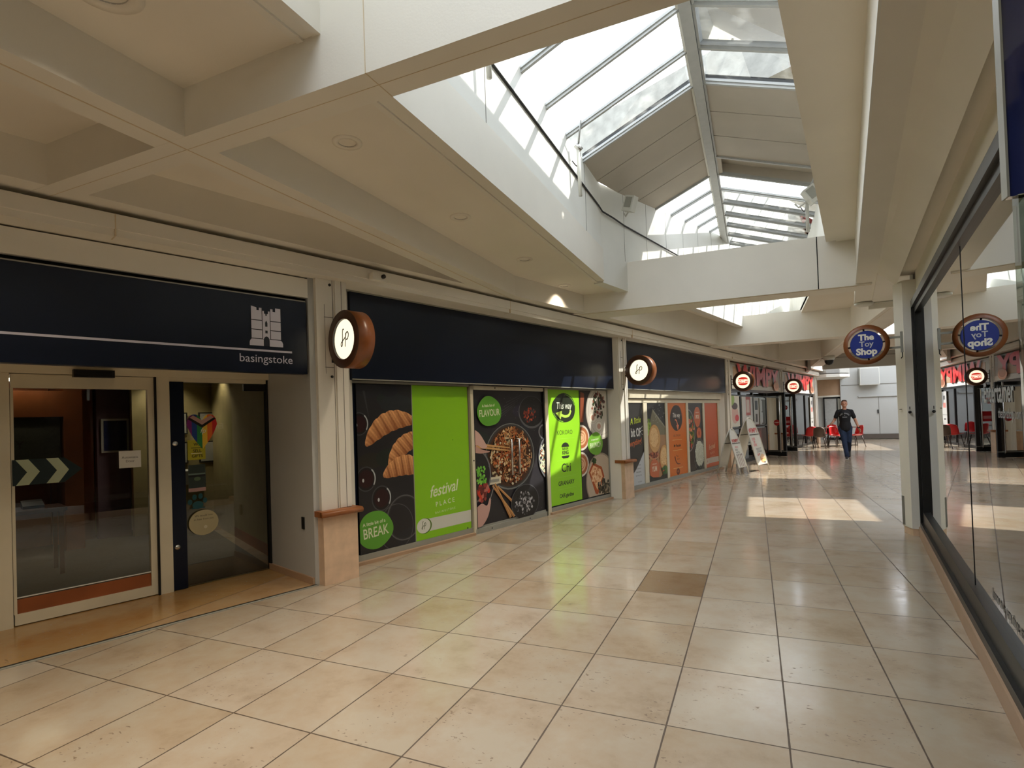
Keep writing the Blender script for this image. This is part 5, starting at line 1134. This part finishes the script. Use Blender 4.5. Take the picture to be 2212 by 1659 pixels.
head = [((0, -.01, 1.668), (.082, .100, .112)), ((0, -.04, 1.605), (.062, .066, .062)), ((0, -.105, 1.652), (.012, .020, .022)), ((-.078, .0, 1.655), (.010, .018, .030)), ((.078, .0, 1.655), (.010, .018, .030)), ((0, -.085, 1.685), (.05, .018, .010)), ((0, -.092, 1.612), (.022, .012, .007))]
sculpt('body', pp, body, head, 'skin', .009)
hd = [((0, .018, 1.700), (.082, .092, .088)), ((0, -.045, 1.755), (.070, .045, .028)), ((-.06, .02, 1.66), (.024, .055, .05)), ((.06, .02, 1.66), (.024, .055, .05)), ((.03, -.06, 1.760), (.04, .03, .02)), ((0, .06, 1.64), (.055, .04, .06))]
sculpt('hair', pp, [], hd, 'hair', .009)
for x in (-.028, .028):
    MB().ell((x, -.095, 1.668), (.011, .008, .006), 'darkslot', 10, 6).build('eye', pp); MB().box(x-.016, x+.016, -.106, -.098, 1.683, 1.689, 'hair').build('eyebrow', pp)
MB().ell((0, -.1035, 1.612), (.020, .004, .004), 'stone', 10, 6).build('mouth', pp)
sl = lambda a, b_, t: tuple(a[i]+(b_[i]-a[i])*t for i in range(3))
shirt = [((-.02, 0, .93), (0, 0, 1.12), .150, .145), ((.03, 0, .93), (0, 0, 1.12), .150, .145), ((0, 0, 1.12), (0, -.005, 1.33), .148, .165), ((-.06, 0, 1.30), (-.09, 0, 1.39), .10, .080), ((.06, 0, 1.30), (.09, 0, 1.39), .10, .080), ((-.13, 0, 1.435), (-.05, .01, 1.475), .062, .045), ((.13, 0, 1.435), (.05, .01, 1.475), .062, .045),
         (RS, sl(RS, RE, .62), .060, .060), (LS, sl(LS, LE, .62), .060, .060)]
sculpt('t_shirt', pp, shirt, [], 'shirt', .011, 3)
jeans = [((-.05, 0, .93), (.05, 0, .93), .13, .13), (HIP_R, KN_R, .105, .074), (KN_R, (AN_R[0], AN_R[1], .10), .074, .058), (HIP_L, KN_L, .105, .074), (KN_L, AN_L, .072, .058), ((AN_R[0], AN_R[1]+.01, .16), (AN_R[0], AN_R[1], .085), .062, .062)]
sculpt('jeans', pp, jeans, [], 'jeans', .011, 3)
sculpt('shoe', pp, [((AN_R[0], AN_R[1]+.05, .045), (AN_R[0]-.01, AN_R[1]-.17, .038), .044, .036), ((AN_R[0], AN_R[1]+.02, .05), (AN_R[0], AN_R[1], .11), .044, .042)], [], 'shoe', .009)
sculpt('shoe', pp, [((AN_L[0], AN_L[1]+.03, .20), (AN_L[0], AN_L[1]-.12, .045), .042, .036), ((AN_L[0], AN_L[1], .20), (AN_L[0], AN_L[1], .25), .042, .042)], [], 'shoe', .009)
MB().box(AN_R[0]-.05, AN_R[0]+.045, AN_R[1]-.205, AN_R[1]+.09, 0, .018, 'alu').build('shoe_sole', pp)
MB().lathe([(.030, -.015), (.034, -.015), (.034, .015), (.030, .015)], 'black', (LH[0]-.006, LH[1], LH[2]+.03), 'z', 16).build('wristwatch', pp)
a = Art(y=-.182)
for i in range(9):
    an = radians(140-i*12.5); x, z = .15*cos(an), 1.205+.17*sin(an); a.text('LOS ANGELES'[i], .045, x, z, (170, 172, 176), bold=.03, rot=an-pi/2)
a.text('V', .04, 0, 1.315, (170, 172, 176), bold=.03); a.rect(-.065, .065, 1.262, 1.272, (150, 152, 156)); a.rect(-.06, .06, 1.244, 1.254, (150, 152, 156))
a.v = [(x, y+.9*x*x+.25*max(0, z-1.36), z) for x, y, z in a.v]; a.build('shirt_print', pp)
